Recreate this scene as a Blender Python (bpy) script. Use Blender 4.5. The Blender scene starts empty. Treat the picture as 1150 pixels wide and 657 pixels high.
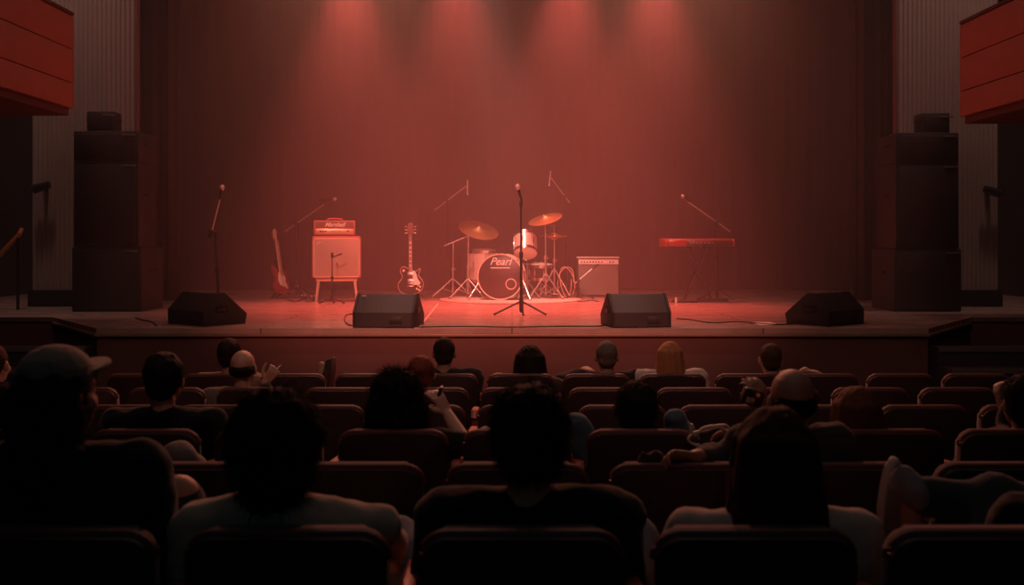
import bpy, bmesh, math, random
from mathutils import Vector as V, Matrix as M, noise as NZ
random.seed(7)
sc = bpy.context.scene
PI = math.pi

# ------------------------------------------------------------------ camera, world, lights, exposure
CZ = 1.98                                   # eye height above the pit floor
ST = 1.14                                   # stage height
def P(px, py, Z):                           # photo pixel + distance -> point in the hall
    return V(((px-575)/1150*Z, Z, CZ-(py-270)/1150*Z))

cam_d = bpy.data.cameras.new('camera'); cam = bpy.data.objects.new('camera', cam_d)
sc.collection.objects.link(cam); sc.camera = cam
cam.location = (0, 0, CZ); cam.rotation_euler = (PI/2, 0, 0)
cam_d.sensor_width = 36; cam_d.lens = 36; cam_d.shift_y = -58.5/1150
cam_d.clip_start = .05; cam_d.clip_end = 100
cam_d.dof.use_dof = True; cam_d.dof.focus_distance = 13.0; cam_d.dof.aperture_fstop = 4.0

w = bpy.data.worlds.new('world'); sc.world = w; w.use_nodes = True
w.node_tree.nodes['Background'].inputs[0].default_value = (.35, .6, .65, 1)
w.node_tree.nodes['Background'].inputs[1].default_value = .0012

sc.view_settings.view_transform = 'Standard'; sc.view_settings.look = 'None'
sc.view_settings.gamma = 1; sc.view_settings.use_curve_mapping = False
sc.view_settings.exposure = 0.0
sc.cycles.use_denoising = True
sc.cycles.max_bounces = 8; sc.cycles.volume_bounces = 1
sc.cycles.sample_clamp_indirect = 4

def spot(name, loc, aim, power, col, ang, blend=1.0, size=.08):
    d = bpy.data.lights.new(name, 'SPOT'); d.energy = power; d.color = col
    d.spot_size = math.radians(ang); d.spot_blend = blend; d.shadow_soft_size = size
    o = bpy.data.objects.new(name, d); sc.collection.objects.link(o); o.location = loc
    o.rotation_euler = (V(aim)-V(loc)).to_track_quat('-Z', 'Y').to_euler()
    return o
def area(name, loc, aim, power, col, sx, sy):
    d = bpy.data.lights.new(name, 'AREA'); d.energy = power; d.color = col
    d.shape = 'RECTANGLE'; d.size = sx; d.size_y = sy
    o = bpy.data.objects.new(name, d); sc.collection.objects.link(o); o.location = loc
    o.rotation_euler = (V(aim)-V(loc)).to_track_quat('-Z', 'Y').to_euler()
    return o
RED = (1.0, .12, .09)
for x, pw in ((-2.25, 1250), (-.75, 1100), (.78, 1250), (2.0, 1100)):     # four red top lamps above the stage
    spot('stage_spot', (x, 14.0, 6.0), (x*.85, 12.9, 1.2), pw*1.3, RED, 58, 1.0)
area('haze_fill', (0, 14.4, 8.7), (0, 14.2, 1), 40, (1.0, .40, .32), 7, 3)  # unseen fill added overhead to even out the glow in the haze
spot('front_spot', (-2.2, -2.0, 7.2), (-.8, 14.0, 1.95), 5700, (1.0, .25, .18), 26, .9, .15)   # front of house
spot('front_spot', (2.2, -2.0, 7.2), (.5, 14.0, 1.95), 4900, (1.0, .25, .18), 26, .9, .15)
spot('drum_spot', (-.6, 13.0, 6.6), (.2, 14.6, 1.6), 1200, (1.0, .5, .4), 26, .8, .06)
for q in (-1, 1):
    spot('back_spot', (q*2.2, 15.2, 7.4), (q*.6, 6.2, .9), 1500, (1.0, .30, .18), 52, 1.0, .1)
spot('riser_fill_spot', (0, 1.0, 8.4), (0, 9.6, .6), 370, (1.0, .50, .40), 62, 1.0, .4)  # added fill, no hall lamp: brightens the riser and front rows
for q in (-1, 1):
    spot('wedge_fill_spot', (q*1.4, 8.3, 8.2), (q*1.3, 10.1, 1.3), 420, (1.0, .62, .52), 22, 1.0, .1)  # added overhead fill that picks out the sloping faces of the wedges
area('black_lift_fill', (0, -2.6, 5.2), (0, 3, .8), 3.2, (.40, .85, 1.0), 3, 1)  # unseen cool fill added behind the camera to lift the blacks
area('house_light', (0, 6.0, 8.6), (0, 7.0, 0), 30, (1.0, .66, .56), 7, 5)
for q in (-1, 1):
    spot('balcony_fill', (-q*1.5, 6.0, 7.5), (q*4.9, 10.3, 3.9), 82, (1.0, .58, .48), 34, 1, .3)  # added fill for the balcony fronts, no fixture behind it
    spot('pier_fill', (q*5.7, 11.35, 8.4), (q*5.5, 13.0, 2.6), 300, (1.0, .60, .52), 60, 1, .3)  # added fill set high to brighten the fluted piers evenly

# ------------------------------------------------------------------ materials
def mat(name, col, rough=.6, metal=0, spec=.5, nscale=0, namt=.25, bump=0, bscale=None, stretch=(1, 1, 1), sheen=0):
    m = bpy.data.materials.new(name); m.use_nodes = True; nt = m.node_tree; N = nt.nodes; L = nt.links
    b = N['Principled BSDF']; c = (*col, 1)
    b.inputs['Base Color'].default_value = c; b.inputs['Roughness'].default_value = rough
    b.inputs['Metallic'].default_value = metal; b.inputs['Specular IOR Level'].default_value = spec
    if sheen: b.inputs['Sheen Weight'].default_value = sheen
    if nscale or bump:
        tc = N.new('ShaderNodeTexCoord'); mp = N.new('ShaderNodeMapping'); mp.inputs['Scale'].default_value = stretch
        L.new(tc.outputs['Object'], mp.inputs['Vector'])
    if nscale:
        n = N.new('ShaderNodeTexNoise'); n.inputs['Scale'].default_value = nscale; n.inputs['Detail'].default_value = 5
        L.new(mp.outputs[0], n.inputs['Vector'])
        r = N.new('ShaderNodeMix'); r.data_type = 'RGBA'
        r.inputs[6].default_value = tuple(v*(1-namt) for v in col)+(1,)
        r.inputs[7].default_value = tuple(min(1, v*(1+namt)) for v in col)+(1,)
        L.new(n.outputs['Fac'], r.inputs[0]); L.new(r.outputs[2], b.inputs['Base Color'])
    if bump:
        n2 = N.new('ShaderNodeTexNoise'); n2.inputs['Scale'].default_value = bscale or nscale or 30; n2.inputs['Detail'].default_value = 4
        L.new(mp.outputs[0], n2.inputs['Vector'])
        bp = N.new('ShaderNodeBump'); bp.inputs['Strength'].default_value = bump; bp.inputs['Distance'].default_value = .01
        L.new(n2.outputs['Fac'], bp.inputs['Height']); L.new(bp.outputs[0], b.inputs['Normal'])
    return m

def plank_mat(name, c1, c2, rough, scale, gap):
    m = bpy.data.materials.new(name); m.use_nodes = True; nt = m.node_tree; N = nt.nodes; L = nt.links
    b = N['Principled BSDF']; tc = N.new('ShaderNodeTexCoord')
    br = N.new('ShaderNodeTexBrick'); br.inputs['Scale'].default_value = scale
    br.inputs['Color1'].default_value = (*c1, 1); br.inputs['Color2'].default_value = (*c2, 1)
    br.inputs['Mortar'].default_value = tuple(v*.4 for v in c1)+(1,); br.inputs['Mortar Size'].default_value = gap
    br.inputs['Brick Width'].default_value = 2.4; br.inputs['Row Height'].default_value = .14; br.inputs['Bias'].default_value = 0
    L.new(tc.outputs['Object'], br.inputs['Vector'])
    mp = N.new('ShaderNodeMapping'); mp.inputs['Scale'].default_value = (1.2, 14, 1); L.new(tc.outputs['Object'], mp.inputs['Vector'])
    n = N.new('ShaderNodeTexNoise'); n.inputs['Scale'].default_value = 2.2; n.inputs['Detail'].default_value = 8; L.new(mp.outputs[0], n.inputs['Vector'])
    mx = N.new('ShaderNodeMix'); mx.data_type = 'RGBA'; mx.blend_type = 'MULTIPLY'; mx.inputs[0].default_value = .55
    rp = N.new('ShaderNodeValToRGB'); rp.color_ramp.elements[0].position = .3; rp.color_ramp.elements[0].color = (.5, .5, .5, 1); rp.color_ramp.elements[1].position = .7
    L.new(n.outputs['Fac'], rp.inputs[0]); L.new(br.outputs['Color'], mx.inputs[6]); L.new(rp.outputs[0], mx.inputs[7])
    L.new(mx.outputs[2], b.inputs['Base Color'])
    mr = N.new('ShaderNodeMapRange'); mr.inputs[3].default_value = rough-.08; mr.inputs[4].default_value = rough+.14
    L.new(n.outputs['Fac'], mr.inputs[0]); L.new(mr.outputs[0], b.inputs['Roughness'])
    bp = N.new('ShaderNodeBump'); bp.inputs['Strength'].default_value = .12; bp.inputs['Distance'].default_value = .004
    L.new(n.outputs['Fac'], bp.inputs['Height']); L.new(bp.outputs[0], b.inputs['Normal'])
    return m

MT = dict(
    deck=plank_mat('stage_boards', (.54, .385, .32), (.49, .345, .285), .20, 1.0, .008),
    riser=mat('riser_paint', (.17, .078, .066), .55, nscale=3, namt=.15),
    nosing=mat('nosing_wood', (.36, .2, .14), .4, nscale=8, namt=.2, stretch=(.3, 3, 3)),
    carpet=mat('aisle_carpet', (.02, .017, .018), .95, spec=.1, nscale=60, namt=.4, bump=.3),
    wall=mat('dark_plaster', (.035, .03, .03), .8, nscale=4, namt=.2),
    flute=mat('fluted_plaster', (.34, .25, .21), .7, nscale=5, namt=.1),
    black=mat('matt_black_paint', (.012, .011, .011), .75, spec=.2, nscale=20, namt=.2),
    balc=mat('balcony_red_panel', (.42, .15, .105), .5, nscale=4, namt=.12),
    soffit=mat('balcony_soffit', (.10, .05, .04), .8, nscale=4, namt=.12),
    curtain=mat('curtain_velour', (.07, .036, .032), .95, spec=.1, nscale=3, namt=.15, sheen=.3, stretch=(1, 1, .1)),
    legcur=mat('leg_curtain_velour', (.05, .034, .029), .95, spec=.1, nscale=3, namt=.15, stretch=(1, 1, .1)),
    cab=mat('speaker_black', (.022, .02, .02), .6, nscale=50, namt=.3, bump=.15),
    grille=mat('speaker_grille', (.014, .013, .013), .5, nscale=150, namt=.5, bump=.3),
    wedge=mat('wedge_texture_paint', (.045, .038, .036), .55, nscale=90, namt=.35, bump=.25),
    chrome=mat('chrome', (.75, .72, .7), .18, 1, nscale=30, namt=.08),
    steel=mat('dull_steel', (.5, .47, .45), .35, 1, nscale=30, namt=.12),
    blackmetal=mat('black_metal', (.025, .023, .023), .4, .3, nscale=30, namt=.2),
    micgrille=mat('mic_grille_silver', (.62, .6, .58), .4, .8, nscale=200, namt=.4, bump=.3),
    tolex_red=mat('red_tolex', (.42, .145, .115), .5, nscale=80, namt=.2, bump=.2),
    cloth=mat('grille_cloth', (.42, .33, .26), .85, nscale=120, namt=.3, bump=.2),
    headcloth=mat('amp_front_cloth', (.24, .13, .1), .85, nscale=120, namt=.3, bump=.2),
    cream=mat('cream_piping', (.75, .6, .48), .5, nscale=30, namt=.1),
    gold=mat('brushed_gold_panel', (.7, .45, .3), .35, .5, nscale=40, namt=.1),
    knob=mat('dark_knob', (.03, .02, .02), .4, nscale=20, namt=.2),
    whitep=mat('white_plastic', (.8, .76, .72), .4, nscale=20, namt=.05),
    wood=mat('maple_wood', (.55, .36, .22), .4, nscale=12, namt=.25, stretch=(1, 1, 6)),
    legwood=mat('pale_wood_leg', (.6, .42, .3), .45, nscale=12, namt=.2, stretch=(4, 4, .6)),
    rosewood=mat('rosewood', (.13, .06, .04), .5, nscale=12, namt=.25, stretch=(8, 8, 1)),
    gtr_red=mat('guitar_red_lacquer', (.26, .03, .02), .3, nscale=6, namt=.3),
    gtr_black=mat('guitar_black_lacquer', (.014, .011, .010), .5, spec=.15, nscale=6, namt=.2),
    silvercloth=mat('silver_grille_cloth', (.19, .175, .155), .8, nscale=130, namt=.3, bump=.2),
    blacktolex=mat('black_tolex', (.03, .025, .025), .6, nscale=90, namt=.3, bump=.2),
    sparkle=mat('pale_sparkle_shell', (.62, .5, .42), .3, .3, nscale=160, namt=.35),
    hoop=mat('pale_hoop', (.75, .62, .52), .3, nscale=20, namt=.1),
    headblack=mat('black_drum_head', (.05, .03, .028), .35, nscale=8, namt=.1),
    headwhite=mat('coated_drum_head', (.72, .62, .52), .6, nscale=10, namt=.06),
    cymbal=mat('bronze_cymbal', (.8, .42, .2), .32, .9, nscale=6, namt=.2, stretch=(1, 1, 1)),
    rug=mat('pale_round_rug', (.5, .4, .34), .95, spec=.1, nscale=18, namt=.3, bump=.3),
    kb_red=mat('keyboard_red_shell', (.34, .04, .025), .3, nscale=8, namt=.1),
    kb_black=mat('keyboard_black_panel', (.04, .02, .02), .4, nscale=20, namt=.2),
    keyw=mat('white_keys', (.75, .7, .66), .3, nscale=20, namt=.04),
    cable=mat('black_cable', (.02, .012, .01), .5, nscale=20, namt=.2),
    paper=mat('white_paper', (.85, .8, .76), .8, nscale=20, namt=.05),
    tape=mat('pale_tape', (.7, .5, .4), .5, nscale=20, namt=.1),
    seatcloth=mat('theatre_seat_cloth', (.062, .024, .022), .85, spec=.2, nscale=60, namt=.25, bump=.2, sheen=.4),
    seatshell=mat('seat_back_shell', (.044, .021, .019), .55, nscale=14, namt=.2),
    litedge_sole=mat('lit_edge_and_sole', (.16, .05, .04), .5, nscale=14, namt=.2),  # brighter red paints light catching the seat tops; also a shoe sole
    armwood=mat('armrest_red_wood', (.5, .12, .06), .4, nscale=12, namt=.25, stretch=(4, .6, 4)),
    standard=mat('seat_standard_wood', (.26, .085, .045), .5, nscale=14, namt=.2),
    step=mat('step_paint', (.06, .05, .045), .6, nscale=10, namt=.2),
    stepedge=mat('step_edge_strip', (.16, .14, .12), .6, nscale=10, namt=.2),
    rail=mat('handrail_orange_wood', (.5, .16, .06), .35, nscale=12, namt=.2),
)

# ------------------------------------------------------------------ mesh builder
def link(o): sc.collection.objects.link(o)
class B:
    def __init__(s): s.bm = bmesh.new()
    def _xf(s, vs, mx):
        if mx is not None: bmesh.ops.transform(s.bm, matrix=mx, verts=vs)
    def box(s, c, size, rot=None, bev=0, seg=2):
        r = bmesh.ops.create_cube(s.bm, size=1)['verts']
        bmesh.ops.scale(s.bm, vec=size, verts=r)
        if bev:
            es = list({e for v in r for e in v.link_edges})
            rr = bmesh.ops.bevel(s.bm, geom=es, offset=bev, segments=seg, profile=.5, affect='EDGES')
            r = list({v for f in rr['faces'] for v in f.verts} | {v for v in r if v.is_valid})
        mx = M.Translation(V(c)) @ (rot.to_4x4() if rot else M.Identity(4))
        s._xf(r, mx); return s
    def cyl(s, p0, p1, r0, r1=None, seg=16, caps=True):
        p0, p1 = V(p0), V(p1); r1 = r0 if r1 is None else r1; d = p1-p0
        if d.length < 1e-6: return s
        r = bmesh.ops.create_cone(s.bm, cap_ends=caps, segments=seg, radius1=r0, radius2=r1, depth=d.length)['verts']
        s._xf(r, M.Translation((p0+p1)/2) @ d.to_track_quat('Z', 'Y').to_matrix().to_4x4()); return s
    def sph(s, c, r, mx=None, u=16, v=10):
        if not hasattr(r, '__len__'): r = (r, r, r)
        vs = bmesh.ops.create_uvsphere(s.bm, u_segments=u, v_segments=v, radius=1)['verts']
        s._xf(vs, (mx or M.Identity(4)) @ M.Translation(V(c)) @ M.Diagonal((*r, 1))); return s
    def cap(s, p0, r0, p1, r1, seg=12, mx=None):                    # rounded, tapered limb
        p0, p1 = V(p0), V(p1)
        if mx is not None: p0, p1 = mx @ p0, mx @ p1
        d = p1-p0; L = d.length
        q = (d.to_track_quat('Z', 'Y').to_matrix().to_4x4() if L > 1e-6 else M.Identity(4))
        prof = [(r0*math.sin(a), -r0*math.cos(a)) for a in [PI/2*i/4 for i in range(0, 5)]]
        prof += [(r1*math.cos(a), L+r1*math.sin(a)) for a in [PI/2*i/4 for i in range(0, 5)]]
        return s.lathe(prof, M.Translation(p0) @ q, seg)
    def lathe(s, prof, mx=None, seg=24):
        mx = mx or M.Identity(4); rings = []
        for (r, z) in prof:
            if r < 1e-6: rings.append([s.bm.verts.new(mx @ V((0, 0, z)))])
            else: rings.append([s.bm.verts.new(mx @ V((r*math.cos(2*PI*i/seg), r*math.sin(2*PI*i/seg), z))) for i in range(seg)])
        for a, b in zip(rings, rings[1:]):
            for i in range(seg):
                j = (i+1) % seg
                if len(a) == 1 and len(b) == 1: continue
                if len(a) == 1: s.bm.faces.new((a[0], b[j], b[i]))
                elif len(b) == 1: s.bm.faces.new((a[i], a[j], b[0]))
                else: s.bm.faces.new((a[i], a[j], b[j], b[i]))
        return s
    def prism(s, poly, h, mx=None, bev=0):                          # 2-D outline in xy, thickness along z
        mx = mx or M.Identity(4)
        a = [s.bm.verts.new(V((x, y, 0))) for x, y in poly]; b = [s.bm.verts.new(V((x, y, h))) for x, y in poly]
        n = len(poly); fs = [s.bm.faces.new(a[::-1]), s.bm.faces.new(b)]
        for i in range(n): s.bm.faces.new((a[i], a[(i+1) % n], b[(i+1) % n], b[i]))
        vs = a+b
        if bev:
            es = [e for f in fs for e in f.edges]
            rr = bmesh.ops.bevel(s.bm, geom=es, offset=bev, segments=2, profile=.5, affect='EDGES')
            vs = list({v for f in rr['faces'] for v in f.verts} | {v for v in vs if v.is_valid})
        s._xf(vs, mx); return s
    def tube(s, pts, r, seg=8):
        pts = [V(p) for p in pts]; rings = []; n = len(pts)
        up = V((0, 0, 1))
        for i, p in enumerate(pts):
            d = (pts[min(i+1, n-1)]-pts[max(i-1, 0)]).normalized()
            a = d.cross(up if abs(d.z) < .95 else V((1, 0, 0))).normalized(); b = d.cross(a)
            rr = r[i] if hasattr(r, '__len__') else r
            rings.append([s.bm.verts.new(p+a*rr*math.cos(2*PI*k/seg)+b*rr*math.sin(2*PI*k/seg)) for k in range(seg)])
        for a, b in zip(rings, rings[1:]):
            for k in range(seg): s.bm.faces.new((a[k], a[(k+1) % seg], b[(k+1) % seg], b[k]))
        s.bm.faces.new(rings[0][::-1]); s.bm.faces.new(rings[-1]); return s
    def torus(s, R, r, mx=None, seg=40, rs=8, arc=1.0):
        mx = mx or M.Identity(4)
        n = seg
        rings = [[s.bm.verts.new(mx @ V(((R+r*math.cos(2*PI*k/rs))*math.cos(2*PI*arc*i/n), (R+r*math.cos(2*PI*k/rs))*math.sin(2*PI*arc*i/n), r*math.sin(2*PI*k/rs)))) for k in range(rs)] for i in range(n if arc == 1 else n+1)]
        for i in range(n):
            a, b = rings[i], rings[(i+1) % len(rings)]
            for k in range(rs): s.bm.faces.new((a[k], b[k], b[(k+1) % rs], a[(k+1) % rs]))
        return s
    def build(s, name, m, parent=None, smooth=True, world=False, loc=None):
        bmesh.ops.recalc_face_normals(s.bm, faces=s.bm.faces[:])
        if parent is not None and world: bmesh.ops.transform(s.bm, matrix=XF[parent.name].inverted(), verts=s.bm.verts[:])
        if loc is not None: bmesh.ops.translate(s.bm, vec=-V(loc), verts=s.bm.verts[:])
        me = bpy.data.meshes.new(name); s.bm.to_mesh(me); s.bm.free()
        if m: me.materials.append(MT[m] if isinstance(m, str) else m)
        if smooth:
            me.shade_smooth() if hasattr(me, 'shade_smooth') else None
            try: me.set_sharp_from_angle(angle=math.radians(38))
            except Exception: pass
        o = bpy.data.objects.new(name, me); link(o)
        if parent is not None: o.parent = parent
        if loc is not None: o.location = loc
        return o
XF = {}
def tag(o, label=None, cat=None, group=None, kind=None):
    if label: o['label'] = label
    if cat: o['category'] = cat
    if group: o['group'] = group
    if kind: o['kind'] = kind
    return o
def thing(name, label, cat, loc, rz=0, group=None):
    o = bpy.data.objects.new(name, None); link(o); o.location = loc; o.rotation_euler = (0, 0, rz); o.empty_display_size = .1
    XF[o.name] = M.Translation(V(loc)) @ M.Rotation(rz, 4, 'Z'); return tag(o, label, cat, group)
def copy_tree(o, parent=None):
    c = o.copy(); link(c)
    if parent is not None: c.parent = parent
    for ch in list(o.children): copy_tree(ch, c)
    return c
def struct(o): o['kind'] = 'structure'; return o
def rrect(w, h, r, top_only=False, n=6):
    pts = []
    for cx, cy, a0 in ((w/2-r, h/2-r, 0), (-w/2+r, h/2-r, 90), (-w/2+r, -h/2+r, 180), (w/2-r, -h/2+r, 270)):
        if top_only and a0 >= 180: pts.append((math.copysign(w/2, cx), -h/2)); continue
        for i in range(n+1):
            a = math.radians(a0+90*i/n); pts.append((cx+r*math.cos(a), cy+r*math.sin(a)))
    return pts
def lerp(a, b, t): return V(a)+(V(b)-V(a))*t
def catmull(pts, n=8):
    pts = [V(p) for p in pts]; out = []
    for i in range(len(pts)-1):
        p0, p1, p2, p3 = pts[max(i-1, 0)], pts[i], pts[i+1], pts[min(i+2, len(pts)-1)]
        for k in range(n):
            t = k/n
            out.append(.5*((2*p1)+(p2-p0)*t+(2*p0-5*p1+4*p2-p3)*t*t+(3*p1-p0-3*p2+p3)*t**3))
    return out+[pts[-1]]
def text_mesh(body, size, shear=0, extrude=.004, offset=.0):
    c = bpy.data.curves.new('txt', 'FONT'); c.body = body; c.size = size; c.shear = shear; c.extrude = extrude; c.offset = offset
    c.align_x = 'CENTER'; c.align_y = 'CENTER'; c.space_character = 1.0
    o = bpy.data.objects.new('txt', c); link(o)
    dg = bpy.context.evaluated_depsgraph_get(); me = bpy.data.meshes.new_from_object(o.evaluated_get(dg))
    bpy.data.objects.remove(o); bpy.data.curves.remove(c); return me
def add_mesh(b, me, mx):
    n0 = len(b.bm.verts); b.bm.from_mesh(me); b.bm.verts.ensure_lookup_table()
    bmesh.ops.transform(b.bm, matrix=mx, verts=b.bm.verts[n0:]); return b
FACE = M.Rotation(PI/2, 4, 'X')              # outline in xy -> stands up facing the hall (-y)

# ------------------------------------------------------------------ seating rows: distance, height of seat top
ROWS = dict(F=(2.30, 600), E=(3.30, 524), D=(4.32, 485), C=(5.32, 457), B=(6.20, 437), A=(7.12, 421))
SEAT_H = 1.0
def row_floor(r):
    Z, py = ROWS[r]; return CZ-(py-270)/1150*Z-SEAT_H
fl = [(-3.2, .62), (-.5, .50)]+[(ROWS[r][0], row_floor(r)) for r in 'FEDCBA']+[(8.6, 0.0), (11.6, 0.0)]
def floor_at(y):
    for (y0, z0), (y1, z1) in zip(fl, fl[1:]):
        if y0 <= y <= y1: return z0+(z1-z0)*(y-y0)/(y1-y0)
    return 0

# ------------------------------------------------------------------ the hall
b = B()
for (y0, z0), (y1, z1) in zip(fl, fl[1:]):
    vs = [b.bm.verts.new(p) for p in ((-7.3, y0, z0), (7.3, y0, z0), (7.3, y1, z1), (-7.3, y1, z1))]; b.bm.faces.new(vs)
    vs = [b.bm.verts.new(p) for p in ((-7.3, y0, -.25), (-7.3, y1, -.25), (7.3, y1, -.25), (7.3, y0, -.25))]; b.bm.faces.new(vs)
bmesh.ops.remove_doubles(b.bm, verts=b.bm.verts[:], dist=.0005)
struct(b.build('floor', 'carpet', smooth=False))
# stage: deck with chamfered corners, nosing, riser
apron = [(-3.97, 9.78), (3.98, 9.78), (5.02, 11.2), (7.6, 11.2), (7.6, 17.9), (-7.6, 17.9), (-7.6, 11.2), (-5.02, 11.2)]
b = B(); b.prism(apron, .05, M.Translation((0, 0, ST-.05))); struct(b.build('stage_floor', 'deck', smooth=False))
def inset(p, d): return [(x, y+d) if y < 12 else (x, y) for x, y in p]
b = B(); b.prism(inset(apron, .022), ST-.05, M.Translation((0, 0, 0))); struct(b.build('wall_stage_riser', 'riser', smooth=False))
b = B()
pl = [(-5.02, 11.2), (-3.97, 9.78), (3.98, 9.78), (5.02, 11.2)]
for (x0, y0), (x1, y1) in zip(pl, pl[1:]):
    p0, p1 = V((x0, y0, ST-.066)), V((x1, y1, ST-.066)); d = p1-p0
    b.box((p0+p1)/2, (d.length, .03, .028), M.Rotation(math.atan2(d.y, d.x), 3, 'Z'), .006)
struct(b.build('trim_1', 'nosing'))
# side walls, back walls, ceiling
b = B(); b.box((-7.4, 4, 4.4), (.2, 16.4, 9.2)); struct(b.build('wall_left', 'wall', smooth=False))
b = B(); b.box((7.4, 4, 4.4), (.2, 16.4, 9.2)); struct(b.build('wall_right', 'wall', smooth=False))
b = B(); b.box((0, -3.3, 4.4), (15, .2, 9.2)); struct(b.build('wall_back', 'wall', smooth=False))
b = B(); b.box((0, 7.5, 9.1), (15.4, 22, .2)); struct(b.build('ceiling', 'wall', smooth=False))
b = B(); b.box((0, 18.0, 4.4), (15.4, .2, 9.2)); struct(b.build('wall_stage', 'black', smooth=False))
for s in (-1, 1):
    b = B(); b.box((s*7.7, 14.6, 4.4), (.2, 6.8, 9.2)); struct(b.build('wall_wing_'+('left' if s < 0 else 'right'), 'black', smooth=False))
# proscenium: fluted plaster piers beside the opening
def pier(s, x0, x1, nm):
    b = B(); y = 13.0; n = int(round((x1-x0)/.0595)); wv = (x1-x0)/n; pts = [(x0, y+.1)]
    for i in range(n):
        xa = x0+i*wv
        pts.append((xa, y+.03)); pts.append((xa+wv*.16, y+.03))
        for k in range(7):
            a = PI*k/6; pts.append((xa+wv*(.2+.76*k/6), y+.03-.022*math.sin(a)**.6 if 0 < k < 6 else y+.03))
    pts.append((x1, y+.03)); pts.append((x1, y+.1))
    b.prism(pts, 7.6, M.Translation((0, 0, ST+.21)))
    struct(b.build(nm, 'flute'))
    b = B(); b.box(((x0+x1)/2, y+.2, ST+.105), (x1-x0+.06, .5, .21), None, .01); struct(b.build('baseboard_'+('left' if s < 0 else 'right'), 'black'))
pier(-1, -6.10, -4.79, 'trim_2'); pier(1, 4.90, 6.18, 'trim_3')
for s, xe in ((-1, -4.79), (1, 4.90)):           # reveal edge strip of each pier
    b = B(); b.box((xe-s*.012, 13.06, ST+3.9), (.03, .1, 7.8), None, .008); struct(b.build('trim_'+('4' if s < 0 else '5'), 'riser'))

def curtain(name, label, x0, x1, y, z0, z1, amp, wl, m):
    b = B(); n = int((x1-x0)/.03); cols = []
    for i in range(n+1):
        x = x0+(x1-x0)*i/n
        f = amp*(math.sin(2*PI*x/wl)+.45*math.sin(2*PI*x/(wl*.43)+1.3)+.5*math.sin(2*PI*x/(wl*3.1)))
        cols.append([b.bm.verts.new((x, y+f*(1-.25*k/5), z0+(z1-z0)*k/5)) for k in range(6)])
    for a, c in zip(cols, cols[1:]):
        for k in range(5): b.bm.faces.new((a[k], c[k], c[k+1], a[k+1]))
    o = b.build(name, m)
    md = o.modifiers.new('t', 'SOLIDIFY'); md.thickness = .012
    return tag(o, label, 'curtain')
curtain('backdrop_curtain', 'full width dark red curtain hanging behind the band gear', -7.3, 7.3, 17.35, ST+.012, 8.9, .012, .42, 'curtain')
curtain('leg_curtain', 'dark gathered side curtain at the left edge of the stage', -5.25, -4.62, 14.2, ST+.012, 8.9, .045, .26, 'legcur')
curtain('leg_curtain', 'dark gathered side curtain at the right edge of the stage', 4.74, 5.4, 14.2, ST+.012, 8.9, .045, .26, 'legcur')

# balconies
def balcony(s, X, ye, zb, zt, label):
    t = thing('balcony', label, 'balcony', (s*X, ye, zb))
    wx = 7.28-X; y0 = -3.0; Ly = ye-y0
    hs = [(0, .27), (.275, .635), (.64, 1.0)]
    H = zt-zb
    for a, c in hs:
        b = B(); b.box((s*.03, -Ly/2, H*(a+c)/2), (.06, Ly, H*(c-a)-.006), None, .004); b.build('face_panel', 'balc', t)
    b = B(); b.box((s*.08, -Ly/2, H/2), (.05, Ly-.02, H-.02)); b.build('backing', 'black', t)
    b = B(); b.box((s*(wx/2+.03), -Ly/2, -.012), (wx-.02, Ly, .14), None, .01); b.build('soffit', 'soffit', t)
    b = B(); b.box((s*(wx/2), .012, H/2), (wx, .06, H), None, .01); b.build('end_panel', 'balc', t)
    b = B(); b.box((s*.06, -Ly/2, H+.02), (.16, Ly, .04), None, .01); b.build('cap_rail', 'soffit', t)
    b = B()
    b.cyl((s*.3, -.2, H+.28), (s*.3, -Ly+.2, H+.28), .022)
    for i in range(6): b.cyl((s*.3, -.3-i*2, 0.05), (s*.3, -.3-i*2, H+.28), .014, seg=8)
    b.build('guard_rail', 'blackmetal', t)
balcony(-1, 4.72, 11.0, 3.40, 4.39, 'orange red panelled balcony at the left of the hall')
balcony(1, 5.04, 11.5, 3.37, 4.40, 'orange red panelled balcony at the right of the hall')

# dark doorway bits beside the piers
for s, px, py, lab in ((-1, 47, 210, 'small dark wall spotlight on the left pier beside the doorway'), (1, 1114, 215, 'small dark wall spotlight on the right pier beside the doorway')):
    p = P(px, py, 12.88); t = thing('wall_spotlight', lab, 'spotlight', p)
    b = B(); b.box((0, .1, 0), (.06, .08, .09), None, .008); b.cyl((0, .1, 0), (0, -.02, 0), .014); b.build('bracket', 'blackmetal', t)
    b = B(); b.cyl((s*-.11, -.03, .03), (s*.09, -.03, -.03), .045, .06); b.build('lamp_body', 'blackmetal', t)
    b = B(); b.cyl((s*.088, -.03, -.03), (s*.098, -.03, -.033), .052); b.build('lens', 'chrome', t)
t = thing('handrail', 'orange wooden handrail rising in the dark left doorway', 'handrail', (-6.5, 12.4, ST))
b = B(); pts = [P(-45, 330, 12.4), P(0, 286, 12.4), P(22, 263, 12.4), P(24, 258, 12.6)]
b.tube(pts, .028); b.build('rail', 'rail', t, world=True)
for q in (P(-45, 330, 12.4), P(20, 265, 12.4)):
    b = B(); b.cyl((q.x, q.y, ST), q, .018); b.build('post', 'blackmetal', t, world=True)

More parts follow.
